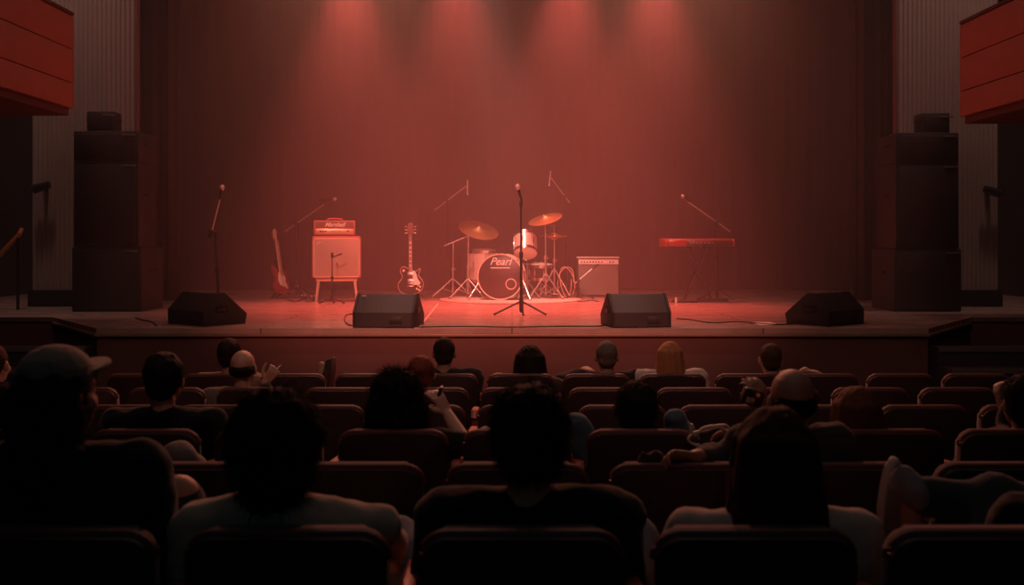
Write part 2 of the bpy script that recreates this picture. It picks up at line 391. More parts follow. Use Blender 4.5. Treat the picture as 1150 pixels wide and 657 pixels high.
# steps up to the stage at both ends
def steps(s, x0, x1, lab):
    t = thing('stage_steps', lab, 'steps', ((x0+x1)/2, 9.6, 0))
    zs = [.97, .80, .63, .46, .29, .12]; ys = [9.66, 9.38, 9.1, 8.82, 8.54, 8.26]; cx = (x0+x1)/2; wd = x1-x0
    yb = 9.84
    for z, y in zip(zs, ys):
        b = B(); b.box((cx, (y+yb)/2, z/2+.0), (wd, yb-y, z)); 
        yb = y
        b.build('tread', 'step', t, smooth=False, world=True)
        b = B(); b.box((cx, y-.006, z-.02), (wd-.02, .014, .04)); b.build('edge_strip', 'stepedge', t, smooth=False, world=True)
steps(1, 4.02, 5.6, 'dark wooden steps up to the right corner of the stage')
steps(-1, -5.6, -4.02, 'dark wooden steps up to the left corner of the stage')

# ------------------------------------------------------------------ loudspeakers
def cabinet(name, label, x0, x1, y, z0, z1, depth, group, rz=0):
    W, H = x1-x0, z1-z0
    t = thing(name, label, 'loudspeaker', ((x0+x1)/2, y, z0), rz, group)
    b = B(); b.box((0, depth/2, H/2), (W, depth, H), None, .014, 2); b.build('cabinet', 'cab', t)
    b = B(); b.box((0, -.008, H/2), (W-.07, .03, H-.07), None, .012); b.build('grille', 'grille', t)
    b = B(); b.box((W*.36, -.028, H-.05), (.16, .012, .018), None, .004); b.build('badge', 'steel', t)
    for s in (-1, 1):
        b = B(); b.tube([(s*(W/2-.002), depth*.35, H*.62), (s*(W/2+.03), depth*.37, H*.62), (s*(W/2+.03), depth*.62, H*.62), (s*(W/2-.002), depth*.64, H*.62)], .011); b.build('handle', 'blackmetal', t)
for s, X0, X1, nm, dz in ((-1, -5.17, -4.40, 'left', 0), (1, 4.52, 5.27, 'right', -.02)):
    yb = 12.07; g = 'black loudspeakers of the %s stack' % nm
    cabinet('subwoofer', 'wide black subwoofer at the foot of the %s loudspeaker stack' % nm, X0-.02, X1+.03, yb, ST, 1.90+dz, .75, g)
    cabinet('loudspeaker', 'tall black loudspeaker in the middle of the %s stack' % nm, X0, X1, yb, 1.902+dz, 2.91+dz, .6, g)
    cabinet('loudspeaker', 'low black loudspeaker on top of the tall one in the %s stack' % nm, X0, X1, yb, 2.912+dz, 3.27+dz, .6, g)
    xa, xb = ((P(97, 0, 12.25).x, P(128, 0, 12.25).x) if s < 0 else (P(1035, 0, 12.25).x, P(1067, 0, 12.25).x))
    cabinet('small_speaker', 'small grey black speaker topping the %s loudspeaker stack' % nm, xa, xb, 12.25, 3.272+dz, 3.525+dz, .25, g)

# ------------------------------------------------------------------ floor monitors
def wedge(label, x, y, rz, W=.58, m='wedge', sticker=False):
    t = thing('floor_monitor', label, 'floor monitor', (x, y, ST), rz, 'floor monitor wedges along the stage front')
    prof = [(0, .01), (0, .145), (.17, .315), (.235, .315), (.50, .10), (.48, .01)]       # y,z outline, audience side first
    mx = M.Translation((-W/2+.02, 0, 0)) @ M(((0, 0, 1, 0), (1, 0, 0, 0), (0, 1, 0, 0), (0, 0, 0, 1)))
    b = B(); b.prism(prof, W-.04, mx, .006); b.build('cabinet', m, t)
    for s in (-1, 1):                                  # end cheeks
        b = B(); pr = [(-.006, .0), (-.008, .15), (.165, .322), (.24, .322), (.508, .104), (.486, 0)]
        mc = M.Translation((s*(W/2-.01)-.012, 0, 0)) @ M(((0, 0, 1, 0), (1, 0, 0, 0), (0, 1, 0, 0), (0, 0, 0, 1)))
        b.prism(pr, .024, mc, .006); b.build('side_cheek', 'cab', t)
        b = B(); b.box((s*(W/2+.004), .2, .16), (.012, .13, .06), None, .012); b.build('handle', 'blackmetal', t)
    d = V((0, .265, -.215)).normalized(); nrm = V((0, .215, .265)).normalized()
    b = B(); b.box((0, .3675+.006, .2075+.008), (W-.1, .3, .014), M.Rotation(math.atan2(-.215, .265), 3, 'X'), .005); b.build('grille', 'grille', t)
    b = B(); b.box((.12, -.004, .075), (.12, .012, .07), None, .004); b.cyl((.09, -.006, .075), (.09, -.02, .075), .012); b.cyl((.15, -.006, .075), (.15, -.02, .075), .012); b.build('jack_plate', m, t)
    if sticker:
        b = B(); b.box((-W/2+.075, .146, .296), (.04, .004, .016), M.Rotation(PI/4, 3, 'X')); o = b.build('sticker', 'paper', t); o['label'] = 'small white sticker'
    return t
a = P(395, 368, 9.84); c = P(466, 368, 9.84)
wedge('grey black floor monitor with a white sticker, in front of the tall amplifier', (a.x+c.x)/2, 9.84, math.radians(-6), .60, sticker=True)
a = P(684, 368, 9.84); c = P(758, 368, 9.84)
wedge('grey black floor monitor in front of the combo amplifier', (a.x+c.x)/2, 9.86, math.radians(8), .58)
wedge('black floor monitor turned inward at the far left of the stage front', P(207, 0, 10.1).x, 10.15, math.radians(-38), .60, 'cab')
wedge('black floor monitor turned inward at the far right of the stage front', P(952, 0, 10.1).x, 10.15, math.radians(38), .60, 'cab')

# ------------------------------------------------------------------ microphones and stands
def mic_obj(label, tail, head, group='microphones on stands', pencil=False, m='steel'):
    tail, head = V(tail), V(head); d = (head-tail).normalized()
    t = thing('microphone', label, 'microphone', tail, 0, group)
    b = B()
    if pencil:
        b.cyl(tail, head-d*.03, .012); b.build('body', m, t, world=True)
        b = B(); b.cyl(head-d*.03, head, .0125); b.build('grille', 'micgrille' if m == 'steel' else 'cab', t, world=True)
    else:
        b.cyl(tail, head-d*.05, .011, .018); b.build('body', 'blackmetal', t, world=True)
        b = B(); b.sph(head-d*.028, .029, u=20, v=12); b.build('grille', 'micgrille', t, world=True)
        b = B(); b.cyl(head-d*.062, head-d*.05, .02, .024); b.build('ring', 'chrome', t, world=True)
    return t
def mic_stand(label, base, top, legs, boom=None, rleg=.011, post='blackmetal', boomm='steel', legz=.16, weight=True, rp=.0125):
    base, top = V(base), V(top)
    t = thing('microphone_stand', label, 'microphone stand', base, 0, 'microphone stands')
    mid = lerp(base, top, .55)
    b = B(); b.cyl((base.x, base.y, base.z+.03), mid, rp*1.25); b.build('lower_tube', post, t, world=True)
    b = B(); b.cyl(mid, top, rp*.85); b.build('upper_tube', post, t, world=True)
    b = B(); b.cyl(lerp(mid, base, .05), lerp(mid, top, .06), .021); b.build('clutch', post, t, world=True)
    b = B(); b.cyl((base.x, base.y, base.z+.04), (base.x, base.y, base.z+legz+.03), .024); b.build('hub', post, t, world=True)
    for (lx, ly) in legs:
        b = B(); e = V((base.x+lx, base.y+ly, base.z+.014))
        b.cyl((base.x+lx*.06, base.y+ly*.06, base.z+legz), e, rleg); b.sph(e, .0135, u=8, v=6); b.build('leg', post, t, world=True)
    if boom:
        b0, b1 = V(boom[0]), V(boom[1]); d = (b1-b0).normalized()
        b = B(); b.cyl(b0, b1, .0105); b.build('boom_arm', boomm, t, world=True)
        k = b0+d*(top-b0).dot(d); b = B(); b.cyl(k-V((0, .03, 0)), k+V((0, .03, 0)), .026); b.cyl(top-V((0, 0, .04)), top+V((0, 0, .01)), .017); b.build('boom_clamp', 'blackmetal', t, world=True)
        if weight:
            b = B(); b.cyl(b0-d*.07, b0+d*.01, .02); b.build('counterweight', 'blackmetal', t, world=True)
    else:
        b = B(); b.cyl(top-V((0, 0, .02)), top+V((0, 0, .05)), .017); b.build('mic_clip', 'blackmetal', t, world=True)
    return t
def stage_base(px, Z): q = P(px, 270, Z); return V((q.x, Z, ST))
# centre stand
bs = stage_base(585.5, 11.5); tp = P(585, 231, 11.5)
mic_stand('black straight tripod microphone stand at the front centre of the stage', bs, tp, ((-.30, -.02), (.27, -.03), (.02, -.1)), legz=.15)
mic_obj('silver headed microphone on the straight stand at front centre', P(586, 226, 11.5), P(580.5, 207, 11.42))
# left stand with small boom
bs = stage_base(246.5, 11.36)
mic_stand('black boom microphone stand beside the far left floor monitor', bs, P(242, 262, 11.36), ((.27, -.02), (-.16, -.14), (-.1, .2)), (P(237.5, 260, 11.36), P(248, 219, 11.36)), legz=.12)
mic_obj('silver headed microphone on the far left boom stand', P(247, 224, 11.36), P(250, 207.5, 11.34))
# boom stand at red guitar
bs = stage_base(334, 15.1)
mic_stand('dark boom microphone stand between the red guitar and the tall amplifier', bs, P(334, 252, 15.1), ((.28, -.1), (-.28, -.1), (.02, .3)), (P(320, 260, 15.1), P(364, 229.5, 15.0)), post='blackmetal', weight=False)
mic_obj('silver headed microphone above the tall amplifier head', P(358, 225, 15.0), P(378, 223.5, 14.98))
# drum overheads
bs = stage_base(503, 15.9)
mic_stand('tall overhead boom stand left of the drum kit', bs, P(503, 226, 15.9), ((.3, -.1), (-.28, -.12), (.02, .3)), (P(488, 236, 15.9), P(523.5, 209, 15.8)), weight=False)
mic_obj('thin overhead microphone hanging upright above the left crash cymbal', P(525, 202, 15.78), P(525, 219, 15.78), pencil=True)
bs = stage_base(637, 16.0)
mic_stand('tall overhead boom stand right of the drum kit', bs, P(635, 220, 16.0), ((.3, -.1), (-.28, -.12), (.02, .3)), (P(640, 228, 16.0), P(619, 200, 15.9)), weight=False)
mic_obj('thin overhead microphone hanging upright above the right crash cymbal', P(618.5, 192, 15.88), P(616.5, 209, 15.88), pencil=True)
# keyboard mic
bs = stage_base(805, 14.45)
mic_stand('boom microphone stand behind the right end of the keyboard', bs, P(805, 250, 14.45), ((.22, -.05), (-.27, -.1), (.05, .25)), (P(820, 260, 14.45), P(772, 226, 14.42)), weight=False)
mic_obj('silver headed microphone on the boom above the keyboard', P(774, 227, 14.42), P(765, 219, 14.40))
# amp mics
bs = stage_base(373, 13.55)
mic_stand('short microphone stand in front of the red amplifier cabinet', bs, P(373, 288, 13.55), ((.16, -.03), (-.16, -.03), (.0, .15)), rp=.0085, legz=.08, rleg=.008)
mic_obj('small dark microphone aimed at the red amplifier cabinet', P(373, 288.5, 13.54), P(384, 285, 13.6), pencil=True, m='blackmetal')
bs = stage_base(650, 14.7)
mic_stand('low boom microphone stand in front of the combo amplifier', bs, P(650, 315, 14.7), ((.2, -.05), (-.2, -.05), (.02, .2)), (P(645, 319, 14.7), P(666, 301, 14.75)), rp=.009, legz=.08, rleg=.009, weight=False)
mic_obj('small dark microphone aimed at the combo amplifier', P(665, 302, 14.74), P(672, 297, 14.8), pencil=True, m='blackmetal')

# ------------------------------------------------------------------ tall red amplifier: stand, cabinet, head
Za = 14.0; sx = 1150/Za
cx = P(378, 0, Za).x; wcab = 54/sx
zc0 = P(0, 312.5, Za).z; zc1 = P(0, 265, Za).z; hc = zc1-zc0
t = thing('amp_stand', 'four legged pale wooden stand under the red amplifier cabinet', 'stand', (cx, Za, ST), .16)
hs = zc0-ST-.004
for s in (-1, 1):
    for f in (0, 1):
        b = B(); b.cyl((s*(.265+.012*1), .03+f*.27, .0), (s*.245, .06+f*.22, hs-.02), .016, .022); b.build('leg', 'legwood', t)
b = B()
for f in (0, 1): b.box((0, .06+f*.22, hs-.02), (.56, .035, .04), None, .006)
for s in (-1, 1): b.box((s*.25, .17, hs-.02), (.035, .25, .04), None, .006)
b.build('frame', 'legwood', t)
t = thing('speaker_cabinet', 'red speaker cabinet with a tan grille on a wooden stand', 'amplifier cabinet', (cx, Za, zc0), .16)
b = B(); b.prism(rrect(wcab, hc, .035), .34, M.Translation((0, .34, hc/2)) @ FACE, .01); b.build('shell', 'tolex_red', t)
b = B(); b.prism(rrect(wcab-.06, hc-.065, .03), .014, M.Translation((0, .004, hc/2-.008)) @ FACE, .003); b.build('grille_cloth', 'cloth', t)
b = B(); pts = rrect(wcab-.05, hc-.055, .033); b.tube([(x, -.008, y+hc/2-.008) for x, y in pts+pts[:1]], .006, 6); b.build('piping', 'cream', t)
b = B(); b.box((-wcab/2+.085, -.014, hc-.1), (.07, .008, .012), M.Rotation(-.6, 3, 'Y'), .003); b.build('corner_badge', 'cream', t)
b = B()
for s in (-1, 1):
    for f in (.03, .31): b.cyl((s*(wcab/2-.05), f, -.004), (s*(wcab/2-.05), f, .004), .015)
b.build('feet', 'knob', t)
wh = 46/sx; zh1 = P(0, 247.5, Za).z; zh0 = zc1+.012; hh = zh1-zh0; hx = P(375.5, 0, Za).x
t = thing('guitar_amplifier', 'red amplifier head with a white script logo on top of the red cabinet', 'amplifier', (hx, Za+.02, zh0-.012), .16)
b = B(); b.prism(rrect(wh, hh, .02), .27, M.Translation((0, .27, hh/2+.012)) @ FACE, .008); b.build('shell', 'tolex_red', t)
b = B(); b.box((0, -.002, .012+hh*.69), (wh-.04, .012, hh*.45), None, .003); b.build('front_cloth', 'headcloth', t)
b = B(); b.box((0, -.002, .012+hh*.265), (wh-.05, .014, hh*.36), None, .003); b.build('control_panel', 'gold', t)
for i, xx in enumerate((-.19, -.155, -.12, -.04, -.01, .02, .05, .08, .18)):
    b = B(); r = .013 if i < 3 or i == 8 else .007
    b.cyl((xx, -.008, .012+hh*.265), (xx, -.028, .012+hh*.265), r, r*.8, 12); b.build('knob', 'knob', t)
b = B(); add_mesh(b, text_mesh('Marshall', .08, .4, .003, .002), M.Translation((0.0, -.011, .012+hh*.70)) @ FACE); o = b.build('logo', 'whitep', t); o['label'] = 'white script logo'
b = B(); b.tube(catmull([(-.1, .13, hh+.012), (-.085, .13, hh+.032), (0, .13, hh+.038), (.085, .13, hh+.032), (.1, .13, hh+.012)], 5), .011); b.build('handle', 'tolex_red', t)
b = B()
for s in (-1, 1):
    for f in (.04, .23): b.cyl((s*(wh/2-.05), f, 0), (s*(wh/2-.05), f, .014), .014)
b.build('feet', 'knob', t)

# ------------------------------------------------------------------ combo amplifier
Zb = 15.25; sb = 1150/Zb; cx = P(672, 0, Zb).x; wc = 47/sb; hc2 = P(0, 288.5, Zb).z-ST
t = thing('combo_amplifier', 'black combo amplifier with a silver grille standing on the stage floor', 'amplifier', (cx, Zb, ST))
b = B(); b.box((0, .13, hc2/2+.008), (wc, .26, hc2-.016), None, .012); b.build('cabinet', 'blacktolex', t)
b = B(); b.box((0, .13, hc2-.012), (wc+.004, .262, .026), None, .008); b.build('top_panel', 'cream', t)
b = B(); b.box((0, -.006, hc2-.075), (wc-.03, .02, .07), M.Rotation(-.15, 3, 'X'), .003); b.build('control_panel', 'whitep', t)
for i in range(10):
    b = B(); xx = -wc/2+.06+i*.043+(.08 if i > 7 else 0); b.cyl((xx, -.014, hc2-.075), (xx, -.034, hc2-.078), .012, .009, 12); b.build('knob', 'knob', t)
b = B(); b.box((0, -.004, (hc2-.12)/2+.015), (wc-.035, .016, hc2-.15), None, .004); b.build('grille_cloth', 'silvercloth', t)
b = B(); b.tube(catmull([(-.12, .13, hc2), (-.1, .13, hc2+.022), (0, .13, hc2+.028), (.1, .13, hc2+.022), (.12, .13, hc2)], 5), .01); b.build('handle', 'blacktolex', t)
b = B()
for s in (-1, 1):
    for f in (.03, .23): b.cyl((s*(wc/2-.05), f, 0), (s*(wc/2-.05), f, .02), .016)
b.build('feet', 'chrome', t)

# ------------------------------------------------------------------ guitars (local: z along the neck, x across, front to -y)
def mir(half): return half
def guitar(label, kind, mx, loc):
    t = thing('electric_guitar', label, 'electric guitar', loc)
    if kind == 'single':
        out = [(0, -.0), (.09, .012), (.15, .06), (.172, .13), (.16, .19), (.125, .235), (.108, .27), (.118, .30), (.137, .345), (.118, .352), (.09, .325), (.055, .318), (.03, .335), (0, .345),
               (-.04, .36), (-.09, .385), (-.125, .375), (-.142, .335), (-.132, .29), (-.112, .25), (-.128, .21), (-.165, .16), (-.174, .11), (-.15, .05), (-.09, .01)]
        bm_, nk, pg = 'gtr_black', 'rosewood', 'whitep'
    else:
        out = [(0, 0), (.08, .005), (.14, .04), (.165, .10), (.155, .16), (.118, .21), (.11, .25), (.13, .31), (.135, .37), (.11, .385), (.075, .34), (.04, .315), (0, .32),
               (-.04, .33), (-.08, .37), (-.12, .425), (-.15, .43), (-.155, .38), (-.13, .31), (-.112, .255), (-.12, .21), (-.16, .155), (-.17, .095), (-.14, .035), (-.08, .003)]
        bm_, nk, pg = 'gtr_red', 'wood', 'whitep'
    ol = [(p.x, p.y) for p in catmull([(x, z, 0) for x, z in out+out[:1]], 4)][:-1]
    G = mx @ M.Translation((0, .022, 0)) @ FACE
    b = B(); b.prism(ol, .045, G, .006); b.build('body', bm_, t)
    if kind == 'single':
        b = B(); pts = [mx @ V((x*.995, -.022, z)) for x, z in ol]; b.tube(pts+pts[:1], .004, 6); b.build('binding', 'cream', t)
    hz = .82
    b = B(); b.prism([(-.028, .27), (.028, .27), (.022, hz), (-.022, hz)], .022, mx @ M.Translation((0, -.012, 0)) @ FACE, .003); b.build('neck', 'wood' if kind != 'single' else 'rosewood', t)
    b = B(); b.prism([(-.028, .285), (.028, .285), (.0215, hz), (-.0215, hz)], .006, mx @ M.Translation((0, -.034, 0)) @ FACE); b.build('fretboard', nk, t)
    b = B()
    for i in range(1, 20):
        z = hz-.53*(1-2**(-i/12))*1.42
        if z < .3: break
        b.box((0, -.041, z), (.045, .003, .002))
        if i in (3, 5, 7, 9, 12, 15): b.box((0, -.041, z+.016), (.026, .002, .02 if kind == 'single' else .006))
    bmesh.ops.transform(b.bm, matrix=mx, verts=b.bm.verts[:]); b.build('inlays', 'cream', t)
    if kind == 'single':
        ho = [(-.022, hz), (-.042, hz+.03), (-.034, hz+.10), (-.042, hz+.16), (-.018, hz+.185), (0, hz+.172), (.018, hz+.185), (.042, hz+.16), (.034, hz+.10), (.042, hz+.03), (.022, hz)]
    else:
        ho = [(-.021, hz), (-.03, hz+.03), (-.05, hz+.04), (-.045, hz+.08), (-.04, hz+.16), (-.01, hz+.195), (.025, hz+.18), (.03, hz+.13), (.016, hz+.06), (.021, hz)]
    b = B(); b.prism(ho, .016, mx @ M.Translation((0, -.012, 0)) @ FACE, .003); hd = b.build('headstock', 'rosewood' if kind == 'single' else 'wood', t)
    for i in range(6):
        b = B()
        if kind == 'single': s, k = (-1 if i < 3 else 1), i % 3; z = hz+.035+k*.045; b.cyl((s*.03, -.02, z), (s*.068, -.02, z), .005); b.sph((s*.07, -.02, z), (.013, .006, .011), u=10, v=6)
        else: z = hz+.04+i*.022; b.cyl((-.03, -.02, z), (-.062, -.02, z), .004); b.sph((-.066, -.02, z), (.011, .006, .008), u=10, v=6)
        bmesh.ops.transform(b.bm, matrix=mx, verts=b.bm.verts[:]); b.build('tuner', 'chrome', hd)
    if kind == 'single':
        pgo = [(.030, .075), (.125, .085), (.135, .105), (.098, .16), (.082, .22), (.062, .265), (.030, .285)]
        b = B(); b.prism(pgo, .004, mx @ M.Translation((.0, -.03, .05)) @ FACE); b.build('pickguard', pg, t)
        pk = [(.16, .045), (.255, .045)]
    else:
        pgo = [(-.03, .30), (.03, .30), (.075, .24), (.06, .18), (.1, .12), (.075, .07), (.02, .10), (-.06, .12), (-.1, .2), (-.08, .3), (-.06, .33)]
        b = B(); b.prism(pgo, .004, mx @ M.Translation((.015, -.025, .0)) @ FACE); b.build('pickguard', pg, t)
        pk = [(.13, .022), (.19, .022), (.25, .022)]
    for z, h in pk:
        b = B(); b.box((0, -.034, z+(.03 if kind == 'single' else 0)), (.085, .016, h), None, .003); bmesh.ops.transform(b.bm, matrix=mx, verts=b.bm.verts[:]); b.build('pickup', 'steel' if kind == 'single' else 'whitep', t)
    b = B(); b.box((0, -.036, .15 if kind == 'single' else .085), (.095, .018, .016), None, .004)
    if kind == 'single': b.box((0, -.034, .112), (.1, .016, .014), None, .004)
    bmesh.ops.transform(b.bm, matrix=mx, verts=b.bm.verts[:]); b.build('bridge', 'chrome', t)
    for (kx, kz) in (((.10, .12), (.13, .10), (.085, .075), (.115, .055)) if kind == 'single' else ((.09, .11), (.105, .08))):
        b = B(); b.cyl((kx, -.024, kz), (kx, -.042, kz), .013, .011, 12); bmesh.ops.transform(b.bm, matrix=mx, verts=b.bm.verts[:]); b.build('knob', 'gold', t)
    if kind == 'single':
        b = B(); b.cyl((-.095, -.024, .33), (-.095, -.034, .33), .018); b.cyl((-.095, -.03, .33), (-.095, -.05, .335), .004); bmesh.ops.transform(b.bm, matrix=mx, verts=b.bm.verts[:]); b.build('toggle_switch', 'cream', t)
    b = B()
    for i in range(6):
        x = (i-2.5)*.0085; b.cyl((x*1.2, -.047, .11), (x*.8, -.043, hz), .0008, seg=4)
    bmesh.ops.transform(b.bm, matrix=mx, verts=b.bm.verts[:]); b.build('strings', 'steel', t)
    return t
def guitar_stand(label, loc, rz, neck_z=.62, tilt=.16):
    t = thing('guitar_stand', label, 'guitar stand', loc, rz, 'guitar stands')
    b = B(); b.cyl((0, .12, .12), (0, .22, neck_z), .011); b.build('post', 'blackmetal', t)
    b = B(); b.tube([(-.05, .12, neck_z+.06), (-.045, .2, neck_z+.02), (.045, .2, neck_z+.02), (.05, .12, neck_z+.06)], .009); b.build('neck_yoke', 'blackmetal', t)
    for s in (-1, 1):
        b = B(); b.cyl((0, .12, .14), (s*.2, -.06, .012), .010); b.build('leg', 'blackmetal', t)
        b = B(); b.tube([(0, .12, .13), (s*.075, .04, .085), (s*.085, -.03, .06), (s*.085, -.055, .085)], .009); b.build('cradle_arm', 'blackmetal', t)
    b = B(); b.cyl((0, .12, .14), (0, .34, .012), .010); b.build('leg', 'blackmetal', t)
    return t
Zg = 14.6
q = P(461.5, 330, Zg); lean = M.Rotation(-.13, 4, 'X')
lg = (q.x, Zg, ST+.07)
guitar('black single cutaway guitar with a white pickguard on a stand left of the drums', 'single', lean @ M.Rotation(-.02, 4, 'Y') @ M.Diagonal((1.04, 1, 1.03, 1)), lg)
guitar_stand('black tripod stand under the black guitar', (q.x, Zg+.03, ST), .0)
Zr_ = 14.75; q = P(317, 332, Zr_)
rm = M.Rotation(-.17, 4, 'Y') @ M.Rotation(-.14, 4, 'X') @ M.Rotation(math.radians(66), 4, 'Z') @ M.Diagonal((.98, 1, .94, 1))
guitar('red double cutaway guitar leaning on a stand left of the tall amplifier', 'double', rm, (q.x, Zr_, ST+.075))
guitar_stand('black stand under the red guitar', (q.x-.0, Zr_+.03, ST), math.radians(40), .5)
# pedals and cable ends near the red guitar
for px, py, Z, lab in ((341, 331, 14.6, 'small dark stomp pedal nearest the red guitar'), (352, 333.5, 14.4, 'small dark stomp pedal just left of the amplifier leg')):
    p = P(px, py, Z); t = thing('stomp_pedal', lab, 'pedal', (p.x, p.y, ST), .3)
    b = B(); b.box((0, 0, .025), (.075, .12, .05), None, .008); b.build('case', 'blackmetal', t)
    b = B(); b.cyl((0, -.03, .05), (0, -.03, .065), .012); b.build('footswitch', 'chrome', t)
    for s in (-1, 1):
        b = B(); b.cyl((s*.02, .035, .05), (s*.02, .035, .068), .01, .008, 10); b.build('knob', 'cream', t)

# ------------------------------------------------------------------ drum kit on a round rug
rc = P(573, 0, 14.5)
t = B(); t.lathe([(0, 0), (1.0, 0), (1.02, .004), (1.02, .01), (1.0, .014), (0, .014)], None, 64)
o = t.build('round_rug', 'rug', loc=None); o.location = (rc.x, 14.55, ST); o.scale = (.98, 1.05, 1); tag(o, 'pale round rug under the drum kit', 'rug')
RZ = ST+.014
def tilt_to(n): return V(n).to_track_quat('Z', 'Y').to_matrix().to_4x4()
def drum(name, label, c, axis, R, H, nl=8, head_top='headwhite', head_bot='headwhite', shell='sparkle', legs=None, hoopm='chrome', lugs=True):
    c = V(c); X = tilt_to(axis); t = thing(name, label, 'drum', c)
    b = B(); b.lathe([(R, -H/2), (R, H/2)], X, 40); b.build('shell', shell, t)
    for s, hm, nm in ((1, head_top, 'batter_head'), (-1, head_bot, 'resonant_head')):
        b = B(); b.lathe([(0, s*(H/2+.006)), (R*.96, s*(H/2+.006)), (R*.995, s*(H/2+.001)), (R*1.0, s*(H/2-.01))], X, 40); b.build(nm, hm, t)
        b = B(); b.lathe([(R*1.005, s*(H/2-.028)), (R*1.03, s*(H/2-.028)), (R*1.03, s*(H/2+.016)), (R*1.0, s*(H/2+.016)), (R*.985, s*(H/2+.008))], X, 40); b.build('hoop', hoopm, t)
    if lugs:
        for i in range(nl):
            a = 2*PI*i/nl+.2; b = B(); x, y = R*math.cos(a), R*math.sin(a)
            b.cyl(X @ V((x*1.02, y*1.02, -H/2)), X @ V((x*1.02, y*1.02, H/2)), .0045, seg=8)
            b.cyl(X @ V((x*1.0, y*1.0, -H*.16)), X @ V((x*1.0, y*1.0, H*.16)), .016, seg=10)
            b.build('lug', 'chrome', t)
    return t, X
# bass drum
Zk = 14.35; yaw = math.radians(-7)
cb = P(564, 310, Zk); Rb = 26.2*Zk/1150; cb.z = RZ+Rb*1.03+.004
ax = V((math.sin(yaw), -math.cos(yaw), 0))
Rb = .315; cb.z = P(0, 310.4, Zk).z
Rb = (cb.z-RZ)/1.035-.002
t, X = drum('bass_drum', 'large bass drum with a dark front head, pale hoop and script logo', cb, ax, Rb, .40, 10, head_top='headblack', hoopm='hoop')
Xl = M.Rotation(yaw, 4, 'Z') @ FACE
b = B(); add_mesh(b, text_mesh('Pearl', .145, .4, .002, .001), M.Translation(ax*.21) @ Xl @ M.Translation((-.0, Rb*.68, 0))); b.box((0, 0, 0), (.27, .012, .004)); 
bmesh.ops.transform(b.bm, matrix=M.Translation(ax*.21) @ Xl @ M.Translation((0.0, Rb*.68-.085, 0)), verts=b.bm.verts[-8:]); o = b.build('logo', 'whitep', t); o['label'] = 'white script logo'
b = B(); b.torus(.07, .006, M.Translation(ax*.21) @ Xl @ M.Translation((.15, -Rb*.32, 0)), 32, 8); b.build('port_ring', 'hoop', t)
side = V((math.cos(yaw), math.sin(yaw), 0))
for s in (-1, 1):
    b = B(); p0 = side*s*Rb*.97+V((0, 0, -Rb*.18))+ax*.08; p1 = V((side*s*(Rb+.12)).to_tuple())+ax*.30; p1.z = RZ-cb.z+.012
    b.cyl(p0, p1, .012); b.sph(p1, .014, u=8, v=6); b.build('spur_leg', 'chrome', t)
# floor tom
cf = P(542, 0, 14.95); Hf = .44
t, X = drum('floor_tom', 'pale sparkle floor tom on legs behind the left of the bass drum', (cf.x, 14.95, P(0, 298, 14.95).z), (0, -.06, 1), .225, Hf, 8)
zb = RZ-P(0, 298, 14.95).z
for a in (200, 320, 80):
    x, y = .245*math.cos(math.radians(a)), .245*math.sin(math.radians(a)); b = B(); b.cyl((x, y, .05), (x, y, zb+.01), .008, seg=8); b.sph((x, y, zb+.013), .012, u=8, v=6); b.build('leg', 'chrome', t)
# rack tom, tilted so its lower head shows
ctm = P(590, 275, 14.7); ra = V((0, .55, .83)).normalized()
drum('rack_tom', 'pale sparkle tom tilted on a stand, lower head facing the hall', ctm, ra, .168, .27, 6)
def tripod_stand(name, label, cat, px, Z, top, apex_h, rad, angs, group=None, extra=None, m='steel', r=.0125, base=RZ):
    bs = V((P(px, 0, Z).x, Z, base)); top = V(top)
    t = thing(name, label, cat, bs, 0, group)
    b = B(); b.cyl((bs.x, bs.y, base+.06), lerp(bs, top, .5), r*1.2); b.build('lower_tube', m, t, world=True)
    b = B(); b.cyl(lerp(bs, top, .5), top, r*.85); b.build('upper_tube', m, t, world=True)
    b = B(); b.cyl(lerp(bs, top, .48), lerp(bs, top, .53), r*1.9); b.sph(lerp(bs, top, .5)+V((.03, 0, 0)), .014, u=8, v=6); b.build('clamp', m, t, world=True)
    for a in angs:
        d = V((math.cos(math.radians(a)), math.sin(math.radians(a)), 0)); b = B(); e = bs+d*rad; e.z = base+.014
        b.cyl(bs+V((0, 0, apex_h)), e, r*.8); b.cyl(bs+V((0, 0, .07)), lerp(bs+V((0, 0, apex_h)), e, .55), r*.5); b.sph(e, .02, u=8, v=6); b.build('leg', m, t, world=True)
    return t
def cymbal(label, c, n, R, name='cymbal'):
    X = tilt_to(n); b = B()
    b.lathe([(.006, .03), (.03, .027), (.055, .006), (R*.6, -.008), (R, -.03), (R*.998, -.032), (R*.6, -.011), (.055, .003), (.03, .023), (.006, .026)], X, 48)
    o = b.build(name, 'cymbal'); o.location = c; tag(o, label, 'cymbal', 'cymbals of the drum kit')
    b = B(); b.cyl(X @ V((0, 0, .02)), X @ V((0, 0, .06)), .013, .009, 10); b.build('wing_nut', 'chrome', o)
    return o
# left boom cymbal stand
tps = P(509, 271.5, 15.0)
t = tripod_stand('cymbal_stand', 'left cymbal stand with a long boom arm', 'cymbal stand', 508.5, 15.0, tps, .27, .30, (200, 340, 90), 'cymbal stands')
b = B(); b.cyl(P(496, 277.5, 15.0), P(536, 260.5, 15.0), .011); b.build('boom_arm', 'steel', t, world=True)
b = B(); b.cyl(P(495, 278, 15.0), P(499, 276.2, 15.0), .018); b.build('counterweight', 'blackmetal', t, world=True)
cymbal('large bronze crash cymbal tilted above the left floor tom', P(538, 256.5, 15.0), (.22, -.42, .9), .30)
tripod_stand('cymbal_stand', 'straight stand just left of the floor tom', 'cymbal stand', 525.5, 14.6, P(526, 264, 14.6), .28, .30, (215, 325, 80), 'cymbal stands')
